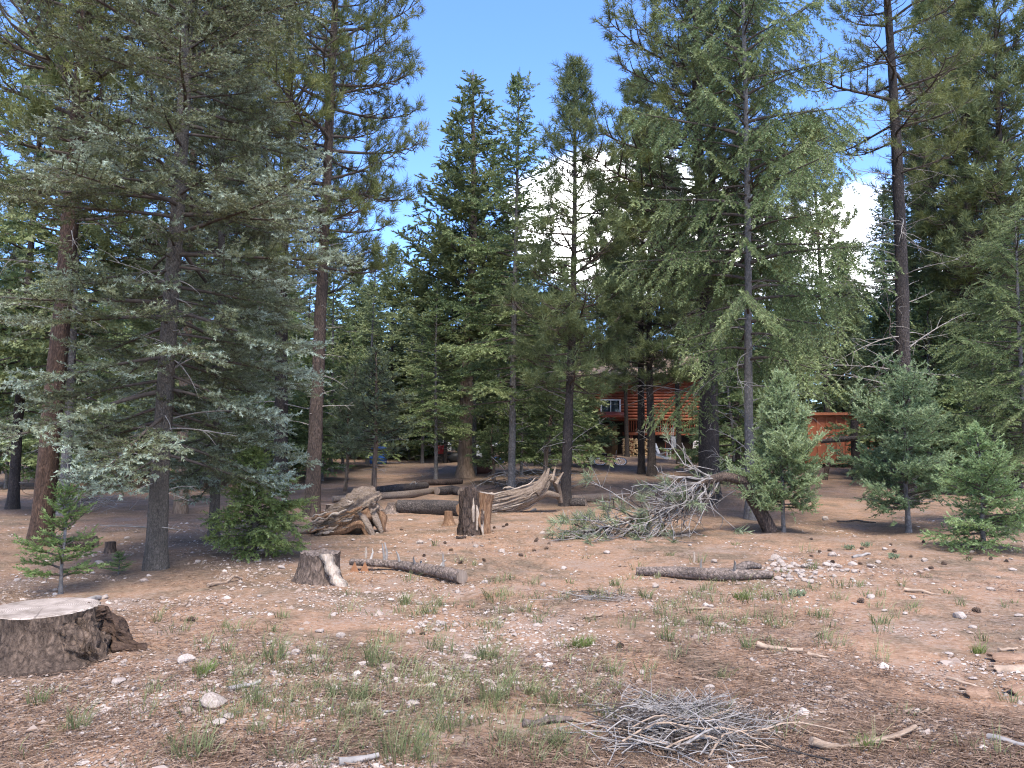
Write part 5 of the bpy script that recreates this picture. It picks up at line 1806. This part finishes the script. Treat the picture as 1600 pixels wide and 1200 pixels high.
def adirondack():
    c = gnd(1035, 43.0)
    s = thing('garden_chair', 'white slatted garden chair standing on bare dirt by the cabin', 'chair', c, R(-28))
    m = M['white_plastic']
    for i in range(5):      # back slats, fan shaped; chair faces +X
        yy = (i - 2) * 0.105
        h = 0.78 - 0.05 * abs(i - 2)
        g = Geo()
        box(g, (0, 0, h / 2), (0.022, 0.092, h), rot=rotx(-(i - 2) * 0.04))
        o = g.build('back_slat', m, s, smooth=False)
        o.location = (-0.22, yy, 0.27)
        o.rotation_euler = (0, -0.42, 0)
    for i in range(5):
        g = Geo()
        box(g, (-0.18 + i * 0.115, 0, 0.30 + i * 0.025), (0.10, 0.54, 0.022))
        g.build('seat_slat', m, s, smooth=False)
    for sg in (-1, 1):
        g = Geo()
        box(g, (0.05, sg * 0.33, 0.60), (0.72, 0.12, 0.025))
        g.build('arm_rest', m, s, smooth=False)
        g = Geo()
        box(g, (0.32, sg * 0.31, 0.295), (0.08, 0.03, 0.59))
        g.build('leg', m, s, smooth=False)
        g = Geo()
        box(g, (-0.15, sg * 0.275, 0.20), (0.95, 0.03, 0.10), rot=roty(0.35))
        g.build('leg', m, s, smooth=False)
    # dark chair with a blanket behind it
    c = gnd(1046, 45.6)
    s = thing('camp_chair', 'dark camp chair with a pale blanket over its back behind the white chair', 'chair', c, R(-20))
    for x in (-0.28, 0.28):
        for y in (-0.25, 0.25):
            g = Geo()
            box(g, (x, y, 0.3), (0.03, 0.03, 0.6))
            g.build('leg', M['black'], s, smooth=False)
    g = Geo()
    box(g, (0, 0, 0.45), (0.6, 0.54, 0.05))
    g.build('seat', M['dark_cloth'], s, smooth=False)
    g = Geo()
    box(g, (0, 0.3, 0.80), (0.62, 0.05, 0.72), rot=rotx(0.25))
    g.build('backrest', M['dark_cloth'], s, smooth=False)
    g = Geo()
    gx, gy = np.meshgrid(np.linspace(0.02, 0.5, 8), np.linspace(0, 1, 12))
    V = np.stack([gx, 0.24 - 0.06 * np.cos(gy * 3) + 0.02 * np.sin(gx * 25), 1.2 - gy * 0.75], -1)
    i = np.arange(11)[:, None] * 8
    j = np.arange(7)[None]
    F = np.stack([i + j, i + j + 1, i + 8 + j + 1, i + 8 + j], -1).reshape(-1, 4)
    V2 = V + np.array([0, 0.03, 0])
    g.add(V.reshape(-1, 3), F).add(V2.reshape(-1, 3), F[:, ::-1])
    g.build('blanket', M['tarp_grey'], s)
    # second white chair farther right, mostly hidden
    for px, dd, lab in ((1147, 40.0, 'white plastic chair glimpsed behind the arched fallen pine'), (1083, 47.0, 'white plastic chair almost hidden behind the big black pine')):
        c = gnd(px, dd)
        s = thing('plastic_chair', lab, 'chair', c, R(200))
        for x in (-0.22, 0.22):
            for y in (-0.22, 0.22):
                g = Geo()
                V, F = tube(np.array([[x * 1.1, y * 1.1, 0], [x, y, 0.42]]), 0.025, 6)
                g.add(V, F).build('leg', M['white_plastic'], s)
        g = Geo()
        box(g, (0, 0, 0.43), (0.52, 0.5, 0.04))
        g.build('seat', M['white_plastic'], s, smooth=False)
        for i in range(5):
            g = Geo()
            box(g, ((i - 2) * 0.1, 0.26, 0.68), (0.07, 0.03, 0.5), rot=rotx(-0.2))
            g.build('back_slat', M['white_plastic'], s, smooth=False)
        g = Geo()
        box(g, (0, 0.315, 0.93), (0.5, 0.035, 0.07))
        g.build('top_rail', M['white_plastic'], s, smooth=False)


def bicycle():
    c = gnd(968, 36.6)
    s = thing('bicycle', 'bicycle lying with its bright wheel toward us left of the paired pines', 'bicycle', c, R(15))
    a = np.linspace(0, 2 * PI, 25)
    for wx, rad in ((0.0, 0.31), (-0.95, 0.31)):
        ring = np.stack([wx + np.cos(a) * rad, 0 * a, rad + np.sin(a) * rad], -1)
        V, F = tube(ring, 0.022, 6)
        w = Geo().add(V, F).build('wheel', M['black'], s)
        V, F = tube(np.stack([wx + np.cos(a) * (rad - 0.035), 0 * a, rad + np.sin(a) * (rad - 0.035)], -1), 0.016, 6)
        Geo().add(V, F).build('rim', M['steel'], w)
        g = Geo()
        for q in np.linspace(0, 2 * PI, 14, endpoint=False):
            V, F = tube(np.array([[wx, 0, rad], [wx + math.cos(q) * (rad - 0.04), 0, rad + math.sin(q) * (rad - 0.04)]]), 0.005, 3)
            g.add(V, F)
        sp = g.build('spokes', M['white_plastic'], w)
        sp['kind'] = 'stuff'
    g = Geo()
    for p, q in (((0, 0, 0.31), (-0.2, 0, 0.78)), ((-0.2, 0, 0.75), (-0.72, 0, 0.7)), ((-0.2, 0, 0.68), (-0.6, 0, 0.28)), ((-0.72, 0, 0.82), (-0.6, 0, 0.28)), ((-0.6, 0, 0.28), (-0.95, 0, 0.31)), ((-0.95, 0, 0.31), (-0.72, 0, 0.7))):
        V, F = tube(np.array([p, q]), 0.02, 6)
        g.add(V, F)
    g.build('frame', M['dark_cloth'], s)
    V, F = tube(np.array([[-0.17, -0.25, 0.9], [-0.2, 0, 0.85], [-0.17, 0.25, 0.9]]), 0.014, 6)
    Geo().add(V, F).build('handlebar', M['steel'], s)
    g = Geo()
    box(g, (-0.75, 0, 0.86), (0.26, 0.12, 0.05))
    g.build('saddle', M['black'], s, smooth=False)
    s.rotation_euler = (-0.95, 0, R(-8))


def shed():
    d = 35.0
    c = gnd(1312, d)
    s = thing('orange_shed', 'orange painted panelled shed glimpsed between the young firs', 'shed', c, R(-4))
    k = d / FPX
    W, H = 2.9, 82 * k
    n = 7
    for i in range(n):
        w = W / n
        g = Geo()
        box(g, (0, 0, 0), (w - 0.02, 0.05, H - 0.2))
        o = g.build('wall_panel', M['shed_orange'], s, smooth=False)
        o.location = (-W / 2 + w * (i + 0.5), -0.01 if i % 2 else 0.004, H / 2 + 0.05)
    for i in range(n + 1):
        g = Geo()
        box(g, (-W / 2 + W / n * i, -0.045, H / 2 + 0.05), (0.05, 0.04, H - 0.2))
        g.build('batten', M['shed_trim'], s, smooth=False)
    g = Geo()
    box(g, (-W / 2, 1.1, H / 2 + 0.05), (0.06, 2.1, H - 0.2))
    box(g, (W / 2, 1.1, H / 2 + 0.05), (0.06, 2.1, H - 0.2))
    g.build('side_wall', M['shed_orange'], s, smooth=False)['kind'] = 'stuff'
    g = Geo()
    box(g, (0, 1.05, H + 0.03), (W + 0.3, 2.5, 0.12))
    g.build('roof', M['shed_trim'], s, smooth=False)
    g = Geo()
    box(g, (0, 1.05, 0.07), (W - 0.05, 2.1, 0.14))
    g.build('base', M['dark_gap'], s, smooth=False)


def camp():
    # blue plastic barrel
    c = gnd(592, 38.0)
    s = thing('blue_barrel', 'bright blue plastic barrel among the trees at the far camp', 'barrel', c)
    z = np.array([0, 0.04, 0.06, 0.25, 0.28, 0.31, 0.6, 0.63, 0.66, 0.86, 0.9]) * 1.05
    r = np.array([0.34, 0.38, 0.39, 0.41, 0.43, 0.41, 0.41, 0.43, 0.41, 0.39, 0.36]) * 1.1
    V, F = tube(np.stack([0 * z, 0 * z, z], -1), r, 24)
    Geo().add(V, F).build('drum', M['blue'], s)
    Geo().ngon(V[-24:] + np.array([0, 0, 0.004])).build('lid', M['blue'], s, smooth=False)
    # white car parked side-on
    c = gnd(648, 46.0)
    s = thing('white_car', 'white car parked side-on deep among the trees', 'car', c, R(4))
    prof = np.array([[-2.2, 0.35], [-2.25, 0.75], [-2.1, 0.95], [-1.5, 1.0], [-1.05, 1.45], [0.6, 1.5], [1.25, 1.02], [2.05, 0.9], [2.22, 0.65], [2.2, 0.35]])
    n = len(prof)
    V = np.array([[x, y, z] for y in (-0.85, 0.85) for x, z in prof])
    V[:, 1] *= np.where(V[:, 2] > 1.2, 0.8, 1.0)
    g = Geo().ngon(V[:n]).ngon(V[n:])
    i = np.arange(n)
    g.add(V, np.stack([i, (i + 1) % n, n + (i + 1) % n, n + i], -1))
    g.build('body', M['white_paint'], s, smooth=False)
    for x0, x1 in ((-1.25, -0.35), (-0.25, 0.85)):
        g = Geo()
        V = np.array([[x0, -0.83, 1.03], [x1, -0.83, 1.03], [x1 - (0.3 if x0 > -0.3 else 0), -0.70, 1.42], [x0 + (0.3 if x0 < -0.3 else 0), -0.70, 1.42]])
        g.ngon(V + np.array([0, -0.03, 0])).build('side_window', M['glass'], s, smooth=False)
    for x in (-1.4, 1.35):
        a = np.linspace(0, 2 * PI, 20, endpoint=False)
        f = np.stack([x + 0.32 * np.cos(a), 0 * a - 0.88, 0.32 + 0.32 * np.sin(a)], -1)
        b = f + np.array([0, 0.22, 0])
        i = np.arange(20)
        w = Geo().add(np.vstack([f, b]), np.stack([i, (i + 1) % 20, 20 + (i + 1) % 20, 20 + i], -1)).ngon(f).ngon(b).build('wheel', M['black'], s)
        h = np.stack([x + 0.19 * np.cos(a), 0 * a - 0.885, 0.32 + 0.19 * np.sin(a)], -1)
        Geo().ngon(h).build('hub', M['steel'], w, smooth=False)
    # red fuel can
    c = gnd(691, 42.0)
    s = thing('red_cooler', 'small red container standing on a stump at the far camp', 'container', c)
    g = Geo()
    box(g, (0, 0, 0.55), (0.42, 0.3, 0.4))
    g.build('box', M['red'], s, smooth=False)
    g = Geo()
    box(g, (0, 0, 0.785), (0.45, 0.33, 0.06))
    g.build('lid', M['red'], s, smooth=False)
    g = Geo()
    V, F = tube(np.array([[-0.17, 0, 0.8], [-0.15, 0, 0.93], [0.15, 0, 0.93], [0.17, 0, 0.8]]), 0.018, 5)
    g.add(V, F).build('handle', M['black'], s)
    g = Geo()
    V, F = tube(np.array([[0, 0, -0.05], [0, 0, 0.34]]), 0.2, 12, 0.1)
    g.add(V, F).ngon(V[-12:]).build('stump_stand', M['bark_pine'], s)
    # dark bundles and tarps
    I, IF = ico(3)

    def bundle(name, label, cat, px, d, parts, lift=0.0):
        c = gnd(px, d)
        s = thing(name, label, cat, c)
        for k, (nm, off, size, mat) in enumerate(parts):
            q = I * np.array(size)
            q = q * (1 + 0.16 * vnoise(I * 2.2, 7 + k + px)[:, None])
            q[:, 2] = np.maximum(q[:, 2], -size[2] * 0.6)
            g = Geo().add(q + np.array(off) + np.array([0, 0, size[2] * 0.6]), IF)
            g.build(nm, M[mat], s)
        return s
    bundle('duffel_stack', 'stacked grey, tan and blue duffel bags at the far camp', 'bags', 779, 38.0,
           [('blue_bag', (0, 0, 0), (0.32, 0.25, 0.2), 'blue'), ('tan_bag', (0.02, 0, 0.28), (0.28, 0.24, 0.24), 'canvas_tan'), ('grey_bag', (-0.1, 0, 0.62), (0.32, 0.25, 0.22), 'tarp_grey')])
    bundle('grey_tarp', 'pale grey tarp draped over gear right of the tan trunk', 'tarp', 744, 40.0, [('tarp', (0, 0, 0), (0.35, 0.3, 0.55), 'tarp_grey'), ('ground_sheet', (0.3, 0.1, 0), (0.4, 0.35, 0.1), 'tarp_grey')])
    bundle('black_bag', 'black bag heap left of the tan trunk at the far camp', 'bags', 712, 40.0, [('bag', (0, 0, 0), (0.4, 0.3, 0.3), 'black'), ('small_bag', (0.4, 0.05, 0), (0.28, 0.25, 0.2), 'dark_cloth')])
    bundle('maroon_tarp', 'dark maroon tarp heaped behind the foot of the tan trunk', 'tarp', 748, 31.0, [('tarp', (0, 0, 0), (0.45, 0.35, 0.42), 'tarp_brown'), ('fold', (0.3, -0.05, 0), (0.28, 0.25, 0.2), 'tarp_brown')])


M['wood_tan'] = plain_mat('tan boards', (0.17, 0.10, 0.058), 0.8, 0.2, 0.3, 5)
cabin()
adirondack()
bicycle()
shed()
camp()

# ------------------------------------------------------------------ stones, cones, grass, litter
def stone_mat(name, a, b):
    m, nt, out = new_mat(name)
    n = noise(nt, coords(nt), 9, 6, 0.65)
    oi = nt.nodes.new('ShaderNodeObjectInfo')
    col = ramp(nt, n, [(0.3, a), (0.65, b)])
    col = mixc(nt, 0.5, col, ramp(nt, oi.outputs['Random'], [(0.0, (0.72, 0.66, 0.60)), (1.0, (1.12, 1.1, 1.08))]), 'MULTIPLY')
    principled(nt, out, col, 0.85, 0.2, bump(nt, n, 0.4, 0.01))
    return m


M['stone'] = stone_mat('pale limestone', (0.20, 0.155, 0.128), (0.42, 0.365, 0.32))


def gravel_mat():
    m, nt, out = new_mat('limestone gravel')
    t = attr(nt)
    col = ramp(nt, t, [(0.0, (0.165, 0.115, 0.086)), (0.4, (0.275, 0.21, 0.168)), (1.0, (0.45, 0.39, 0.34))])
    principled(nt, out, col, 0.9, 0.15)
    return m


def litter_mat():
    m, nt, out = new_mat('fallen needles')
    col = ramp(nt, attr(nt), [(0.0, (0.07, 0.042, 0.028)), (0.6, (0.15, 0.096, 0.064)), (1.0, (0.29, 0.205, 0.145))])
    principled(nt, out, col, 0.8, 0.2)
    return m


M['gravel'] = gravel_mat()
M['litter'] = litter_mat()
M['grass'] = foliage_mat('bunch grass', (0.085, 0.10, 0.040), (0.155, 0.180, 0.078), (0.31, 0.29, 0.17), 0.3)
M['grass_green'] = foliage_mat('fresh grass', (0.09, 0.13, 0.03), (0.15, 0.20, 0.05), (0.26, 0.28, 0.11), 0.35)
M['cone'] = plain_mat('pine cone scales', (0.10, 0.068, 0.05), 0.85, 0.2, 0.5, 40)


def stone_meshes():
    rng = np.random.RandomState(15)
    I, IF = ico(2)
    out = []
    for k in range(14):
        q = I.copy()
        for _ in range(9):          # knock flat faces off
            n = unit(rng.normal(0, 1, 3))
            d = 0.55 + 0.3 * rng.rand()
            h = q @ n
            q = q - np.clip(h - d, 0, None)[:, None] * n * 0.9
        q = q * (1 + 0.10 * vnoise(I * 1.8, k)[:, None])
        q = q * np.array([1, 0.65 + 0.3 * rng.rand(), 0.42 + 0.25 * rng.rand()])
        out.append(Geo().add(q, IF).mesh('stone', M['stone'], smooth=False))
    return out


def stones():
    ms = stone_meshes()
    rng = np.random.RandomState(16)

    def put(px, py, wpx, label, group='pale stones on the clearing floor', k=None, sink=0.3):
        p = at(px, py)
        r = wpx * 0.5 * p[1] / FPX
        o = link('stone', ms[rng.randint(14) if k is None else k], None, (p[0], p[1], p[2] + r * 0.22 - r * 0.1 * sink), (rng.normal(0, 0.15), rng.normal(0, 0.15), rng.rand() * 6.28), r)
        tag(o, label, 'stone', group)

    big = [(332, 1104, 54, 'largest pale stone, lower left among grass'), (357, 1122, 22, 'flat stone just right of the largest stone'), (343, 1132, 26, 'thin slab of stone below the largest stone'),
           (642, 990, 18, 'upright white stone with pine cone beside it, centre'), (645, 1103, 26, 'white stone at the end of a slender twig, bottom centre'), (491, 1160, 18, 'yellowish stone, bottom left of centre'),
           (663, 1152, 17, 'pale round stone below the white twig stone'), (187, 1067, 26, 'white stone below the big stump'), (155, 881, 16, 'pale stone by the tiny seedling'),
           (292, 1035, 34, 'flat brown-edged rock right of the big stump'), (1266, 1070, 12, 'dark-sided stone on the red soil'), (1110, 1077, 20, 'white block of stone behind the brush pile'),
           (1266, 910, 13, 'round white stone in front of the rock mound'), (1332, 883, 16, 'tan stone at the right of the rock mound'), (1302, 869, 18, 'grey-white stone behind the rock mound'),
           (1360, 934, 16, 'stone in the grass right of the rock mound'), (1498, 965, 28, 'broken flat pink stone at the right'), (1547, 922, 14, 'pale stone near the right edge'),
           (1290, 812, 16, 'white stone left of the middle young fir foot'), (1445, 877, 15, 'whitish stone left of the pine cones at right'), (783, 1060, 14, 'small white stone right of centre bottom'),
           (1003, 1053, 16, 'flat white stone on the red soil'), (500, 987, 16, 'white flat stone left of centre'), (533, 995, 19, 'pinkish white stone left of centre'), (556, 1072, 20, 'flat white stone, bottom left of centre'),
           (462, 1021, 16, 'white angular stone by the left grass'), (689, 976, 20, 'pair-like flat white stone behind the cone'), (835, 798, 11, 'white stone beside the grey log')]
    for px, py, w, lab in big:
        put(px, py, w, lab)
    for k in range(62):             # the spoil mound
        px, py = rng.normal(1262, 42), rng.normal(889, 11)
        put(px, py, rng.uniform(7, 17), 'pale limestone rock of the low rock mound on the right', 'rocks of the low mound')
    n = 0
    while n < 230:
        px = rng.uniform(0, 1600)
        py = 840 + 360 * rng.rand() ** 1.15
        w = np.exp(-((px - 560) / 220) ** 2 - ((py - 1020) / 60) ** 2) + 0.9 * np.exp(-((px - 300) / 200) ** 2 - ((py - 1090) / 70) ** 2) + 0.5 * np.exp(-((px - 1450) / 200) ** 2 - ((py - 910) / 50) ** 2) + 0.16
        if rng.rand() > w:
            continue
        put(px, py, rng.uniform(6, 14), 'small pale stone lying loose on the clearing floor', 'small pale stones scattered over the clearing')
        n += 1


def cones():
    rng = np.random.RandomState(25)
    g = Geo()
    for i in range(46):              # scales on a spiral
        f = i / 46
        a = i * 2.399
        r = 0.032 * math.sin(PI * (0.16 + 0.78 * f)) + 0.004
        c = np.array([0.105 * (f - 0.5), r * math.cos(a), r * math.sin(a)])
        out = np.array([0.35, math.cos(a), math.sin(a)])
        t = np.array([0, -math.sin(a), math.cos(a)])
        g.add(np.array([c * np.array([1, .4, .4]) - t * 0.006, c * np.array([1, .4, .4]) + t * 0.006, c + t * 0.010 + out * 0.006, c + out * 0.014, c - t * 0.010 + out * 0.006]), np.array([[0, 1, 2], [0, 2, 3], [0, 3, 4]]))
    V, F = tube(np.array([[-0.04, 0, 0], [0, 0, 0], [0.04, 0, 0]]), np.array([0.012, 0.022, 0.008]), 8)
    g.add(V, F)
    me = g.mesh('pine_cone', M['cone'], smooth=False)
    spots = [(660, 992), (964, 1087), (1296, 861), (1475, 882), (1455, 889), (1443, 848), (1548, 874), (1573, 878), (1526, 956), (1344, 882), (1345, 941), (299, 971), (969, 1012), (728, 1098)]
    for k in range(30):
        if rng.rand() < 0.6:
            spots.append((rng.uniform(620, 880), rng.uniform(815, 880)))
        else:
            spots.append((rng.uniform(1240, 1600), rng.uniform(815, 900)))
    for k, (px, py) in enumerate(spots):
        p = at(px, py)
        o = link('pine_cone', me, None, (p[0], p[1], p[2] + 0.012), (rng.rand() * 6, rng.normal(0, 0.3), rng.rand() * 6.28), 0.5 + 0.25 * rng.rand())
        lab = {0: 'dark pine cone beside the upright white stone', 1: 'dark pine cone standing behind the brush pile', 11: 'single dark pine cone right of the big stump', 12: 'reddish brown cone on the red soil, centre right',
               13: 'open pine cone right of the white twig stone'}.get(k, 'brown pine cone lying on the needle-strewn ground')
        tag(o, lab, 'pine cone', 'pine cones scattered on the ground')


def scatter():
    rng = np.random.RandomState(35)
    # gravel
    n = 54000
    py = 800 + 420 * rng.rand(n * 2) ** 0.8
    d = np.clip(EYE * FPX / (py - 690), 3.2, 19)
    x = (rng.rand(n * 2) - 0.5) * 1.5 * d
    y = d * (0.97 + 0.06 * rng.rand(n * 2))
    q = np.stack([x * 0.7, y * 0.7, x * 0], -1)
    keep = (1.1 * vnoise(q, 51) + 0.9 * vnoise(q * 3, 52) + 0.42) > rng.rand(n * 2) * 1.2
    # paths of thick gravel: round the big stump, the mound
    near = np.exp(-(((x + 2.2) / 1.6) ** 2 + ((y - 5.2) / 0.8) ** 2)) + np.exp(-(((x - 3.4) / 1.0) ** 2 + ((y - 9.2) / 0.6) ** 2)) + 0.8 * np.exp(-(((x + 1.0) / 1.5) ** 2 + ((y - 13.0) / 2.0) ** 2))
    keep |= rng.rand(n * 2) < near * 0.85
    x, y = x[keep][:n], y[keep][:n]
    m = len(x)
    z = terrain(x, y)
    size = np.exp(rng.normal(-4.75, 0.6, m)) * (0.6 + 0.05 * y)
    O = np.array([[1, 0, 0], [-1, 0, 0], [0, 1, 0], [0, -1, 0], [0, 0, 1.0], [0.5, 0.6, 0.6], [-0.6, 0.3, 0.7]])
    OF = np.array([[0, 2, 5], [2, 6, 5], [5, 6, 4], [2, 1, 6], [1, 3, 6], [6, 3, 4], [3, 0, 4], [0, 5, 4]])
    V = O[None] * (1 + rng.normal(0, 0.18, (m, 7, 1))) * np.array([1, 0.75, 0.5])
    a = rng.rand(m) * 6.28
    ca, sa = np.cos(a)[:, None], np.sin(a)[:, None]
    V = np.stack([V[..., 0] * ca - V[..., 1] * sa, V[..., 0] * sa + V[..., 1] * ca, V[..., 2]], -1) * size[:, None, None]
    V += np.stack([x, y, z - size * 0.05], -1)[:, None]
    F = (OF[None] + (np.arange(m) * 7)[:, None, None]).reshape(-1, 3)
    g = Geo().add(V.reshape(-1, 3), F, np.repeat(np.clip(rng.normal(0.5, 0.25, m), 0, 1), 7))
    tag(g.build('gravel', M['gravel'], smooth=False), 'pale limestone gravel strewn over the clearing floor', 'gravel', kind='stuff')
    # needles and bits of twig lying flat
    n = 80000
    py = 800 + 420 * rng.rand(n) ** 0.75
    d = np.clip(EYE * FPX / (py - 690), 3.2, 17)
    x = (rng.rand(n) - 0.5) * 1.5 * d
    y = d * (0.97 + 0.06 * rng.rand(n))
    q = np.stack([x * 0.9, y * 0.9, x * 0], -1)
    k = (1.3 * vnoise(q, 61) + 0.9 * vnoise(q * 2.7, 62) + 0.5) > rng.rand(n) * 1.3
    x, y = x[k], y[k]
    n = len(x)
    L = 0.035 + 0.06 * rng.rand(n) + 0.14 * (rng.rand(n) < 0.015)
    w = (0.0004 + 0.00022 * y) * (0.7 + 0.6 * rng.rand(n)) * np.where(L > 0.15, 1.6, 1)
    a = rng.rand(n) * 6.28
    dx, dy = np.cos(a) * L / 2, np.sin(a) * L / 2
    nx, ny = -np.sin(a) * w, np.cos(a) * w
    z0 = terrain(x - dx, y - dy) + 0.006 + 0.012 * rng.rand(n)
    z1 = terrain(x + dx, y + dy) + 0.006 + 0.012 * rng.rand(n)
    V = np.stack([np.stack([x - dx - nx, y - dy - ny, z0], -1), np.stack([x - dx + nx, y - dy + ny, z0 + 0.002], -1), np.stack([x + dx + nx, y + dy + ny, z1 + 0.002], -1), np.stack([x + dx - nx, y + dy - ny, z1], -1)], 1)
    F = np.arange(n * 4).reshape(-1, 4)
    g = Geo().add(V.reshape(-1, 3), F, np.repeat(np.clip(rng.normal(0.5, 0.28, n), 0, 1), 4))
    tag(g.build('needle_litter', M['litter'], smooth=False), 'fallen brown needles and twig bits covering the soil', 'needle litter', kind='stuff')


def tuft(g, p, n, h, spread, lean, rng, w=0.0032, tint=0.5):
    a = rng.rand(n) * 6.28
    r = spread * np.sqrt(rng.rand(n))
    b = np.stack([p[0] + r * np.cos(a), p[1] + r * np.sin(a) * 0.8, np.zeros(n)], -1)
    b[:, 2] = terrain(b[:, 0], b[:, 1]) - 0.005
    H = h * (0.5 + 0.7 * rng.rand(n))
    aa = a + rng.normal(0, 0.9, n)
    ln = lean * (0.3 + rng.rand(n))
    d = np.stack([np.cos(aa) * ln, np.sin(aa) * ln, np.ones(n)], -1)
    c1 = b + d * (H * 0.5)[:, None]
    c2 = b + (d * np.array([1.9, 1.9, 0.93])) * H[:, None]
    s = np.stack([-np.sin(aa + 0.6), np.cos(aa + 0.6), np.zeros(n)], -1) * (w * (0.7 + 0.6 * rng.rand(n)))[:, None]
    V = np.stack([b - s, b + s, c1 + s * 0.8, c1 - s * 0.8, c2], 1).reshape(-1, 3)
    i = np.arange(n)[:, None] * 5
    t = np.repeat(np.clip(tint + rng.normal(0, 0.2, n), 0, 1), 5)
    k = g.n
    g.add(V, (i + np.array([[0, 1, 2, 3]])), t)
    g.add(V, (i + np.array([[3, 2, 4]])), t)


def grass():
    rng = np.random.RandomState(45)
    # the tufts one can pick out
    T = [(910, 1010, 70, 0.085, 0.10, 'short dense bright green grass tuft, centre right', True), (318, 1052, 60, 0.10, 0.09, 'bright green grass tuft right of the big stump', True), (632, 945, 30, 0.16, 0.06, 'tall grass tuft in front of the thin log', False),
         (672, 958, 40, 0.13, 0.10, 'loose grass tuft left of the upright white stone', False), (1040, 1000, 46, 0.17, 0.09, 'pale seeding grass tuft above the brush pile', False), (1168, 1015, 34, 0.14, 0.06, 'leafy grass tuft left of the brown forked stick', False),
         (1528, 1020, 30, 0.09, 0.06, 'small fresh grass tuft near the right edge', True), (1352, 1168, 26, 0.09, 0.04, 'little grass tuft growing over the pale curved stick', True), (120, 1140, 50, 0.16, 0.09, 'grass tuft at the lower left', False),
         (60, 1100, 40, 0.12, 0.08, 'grass tuft below the big stump at the left', False), (425, 1030, 60, 0.20, 0.12, 'tall thin grass clump left of centre', False), (590, 1040, 50, 0.2, 0.1, 'tall grass clump centre left below the white stones', False),
         (555, 1095, 50, 0.16, 0.09, 'grass clump below the flat white stone', False), (760, 1030, 60, 0.18, 0.1, 'tall grass clump at the centre', False), (770, 1095, 60, 0.2, 0.12, 'dense grass clump left of the brush pile', False), (700, 1140, 60, 0.18, 0.12, 'grass clump right of the pale round stone', False),
         (625, 1185, 90, 0.18, 0.16, 'broad grass clump at the bottom centre', False), (860, 1100, 34, 0.13, 0.06, 'narrow grass tuft behind the barked branch piece', False), (870, 1165, 50, 0.15, 0.08, 'grass tuft beside the brush pile', False), (300, 1180, 70, 0.16, 0.14, 'broad grass clump at the bottom left', False),
         (395, 1100, 40, 0.17, 0.07, 'grass tuft right of the largest stone', False), (1160, 935, 40, 0.10, 0.12, 'grass patch in front of the flaking log', True), (960, 915, 30, 0.1, 0.08, 'grass tuft left of the flaking log', False), (1375, 975, 40, 0.12, 0.10, 'yellowish grass tuft right of the smooth stick', False),
         (1280, 965, 50, 0.11, 0.14, 'low grass patch in front of the rock mound', False), (1010, 935, 30, 0.12, 0.07, 'grass tuft behind the smooth tan stick', False)]
    for px, py, n, h, sp, lab, green in T:
        g = Geo()
        p = at(px, py)
        tuft(g, p, int(n * (2.0 if green else 1.3)), h * (0.95 if green else 1.05), sp * 0.8, 0.45, rng, 0.0006 + 0.00030 * p[1], 0.5)
        g.V = [v - np.array([p[0], p[1], p[2]]) for v in g.V]
        o = g.build('grass_tuft', M['grass_green' if green else 'grass'], smooth=False)
        o.location = tuple(p)
        tag(o, lab, 'grass tuft', 'grass tufts on the clearing')
    g = Geo()
    n = 0
    while n < 420:
        px, py = rng.uniform(0, 1600), 850 + 350 * rng.rand()
        w = 0.9 * np.exp(-((px - 640) / 300) ** 2 - ((py - 1090) / 90) ** 2) + 0.7 * np.exp(-((px - 1180) / 230) ** 2 - ((py - 940) / 45) ** 2) + 0.6 * np.exp(-((px - 750) / 160) ** 2 - ((py - 930) / 40) ** 2) + 0.04
        if rng.rand() > w:
            continue
        p = at(px, py)
        tuft(g, p, rng.randint(8, 28), 0.06 + 0.10 * rng.rand(), 0.04 + 0.10 * rng.rand(), 0.5, rng, 0.0006 + 0.0003 * p[1], 0.55 + 0.15 * rng.normal())
        n += 1
    tag(g.build('grass', M['grass'], smooth=False), 'sparse thin grass growing over the clearing', 'grass', kind='stuff')
    # small grey-green herbs by the mound
    for px, py, lab in ((1327, 859, 'left of two small grey-green herbs behind the rock mound'), (1354, 855, 'right of two small grey-green herbs behind the rock mound'), (1394, 873, 'small bluish herb right of the rock mound'), (1245, 932, 'small herb in front of the rock mound')):
        p = at(px, py)
        g = Geo()
        sh = Shoots()
        for _ in range(26):
            sh.put(rng.normal(0, 0.035, 3) * np.array([1, 1, 0.0]) + np.array([0, 0, 0.012]), unit(np.array([rng.normal(0, 0.7), rng.normal(0, 0.7), 1])), rng.normal(0, 1, 3), 0.06, 0.75)
        sh.grow(g, TP['juniper'], rng)
        o = g.build('small_herb', M['fol_juniper'], smooth=False)
        o.location = tuple(p)
        tag(o, lab, 'herb', 'small herbs by the rock mound')


stones()
cones()
scatter()
grass()

grow_ground()
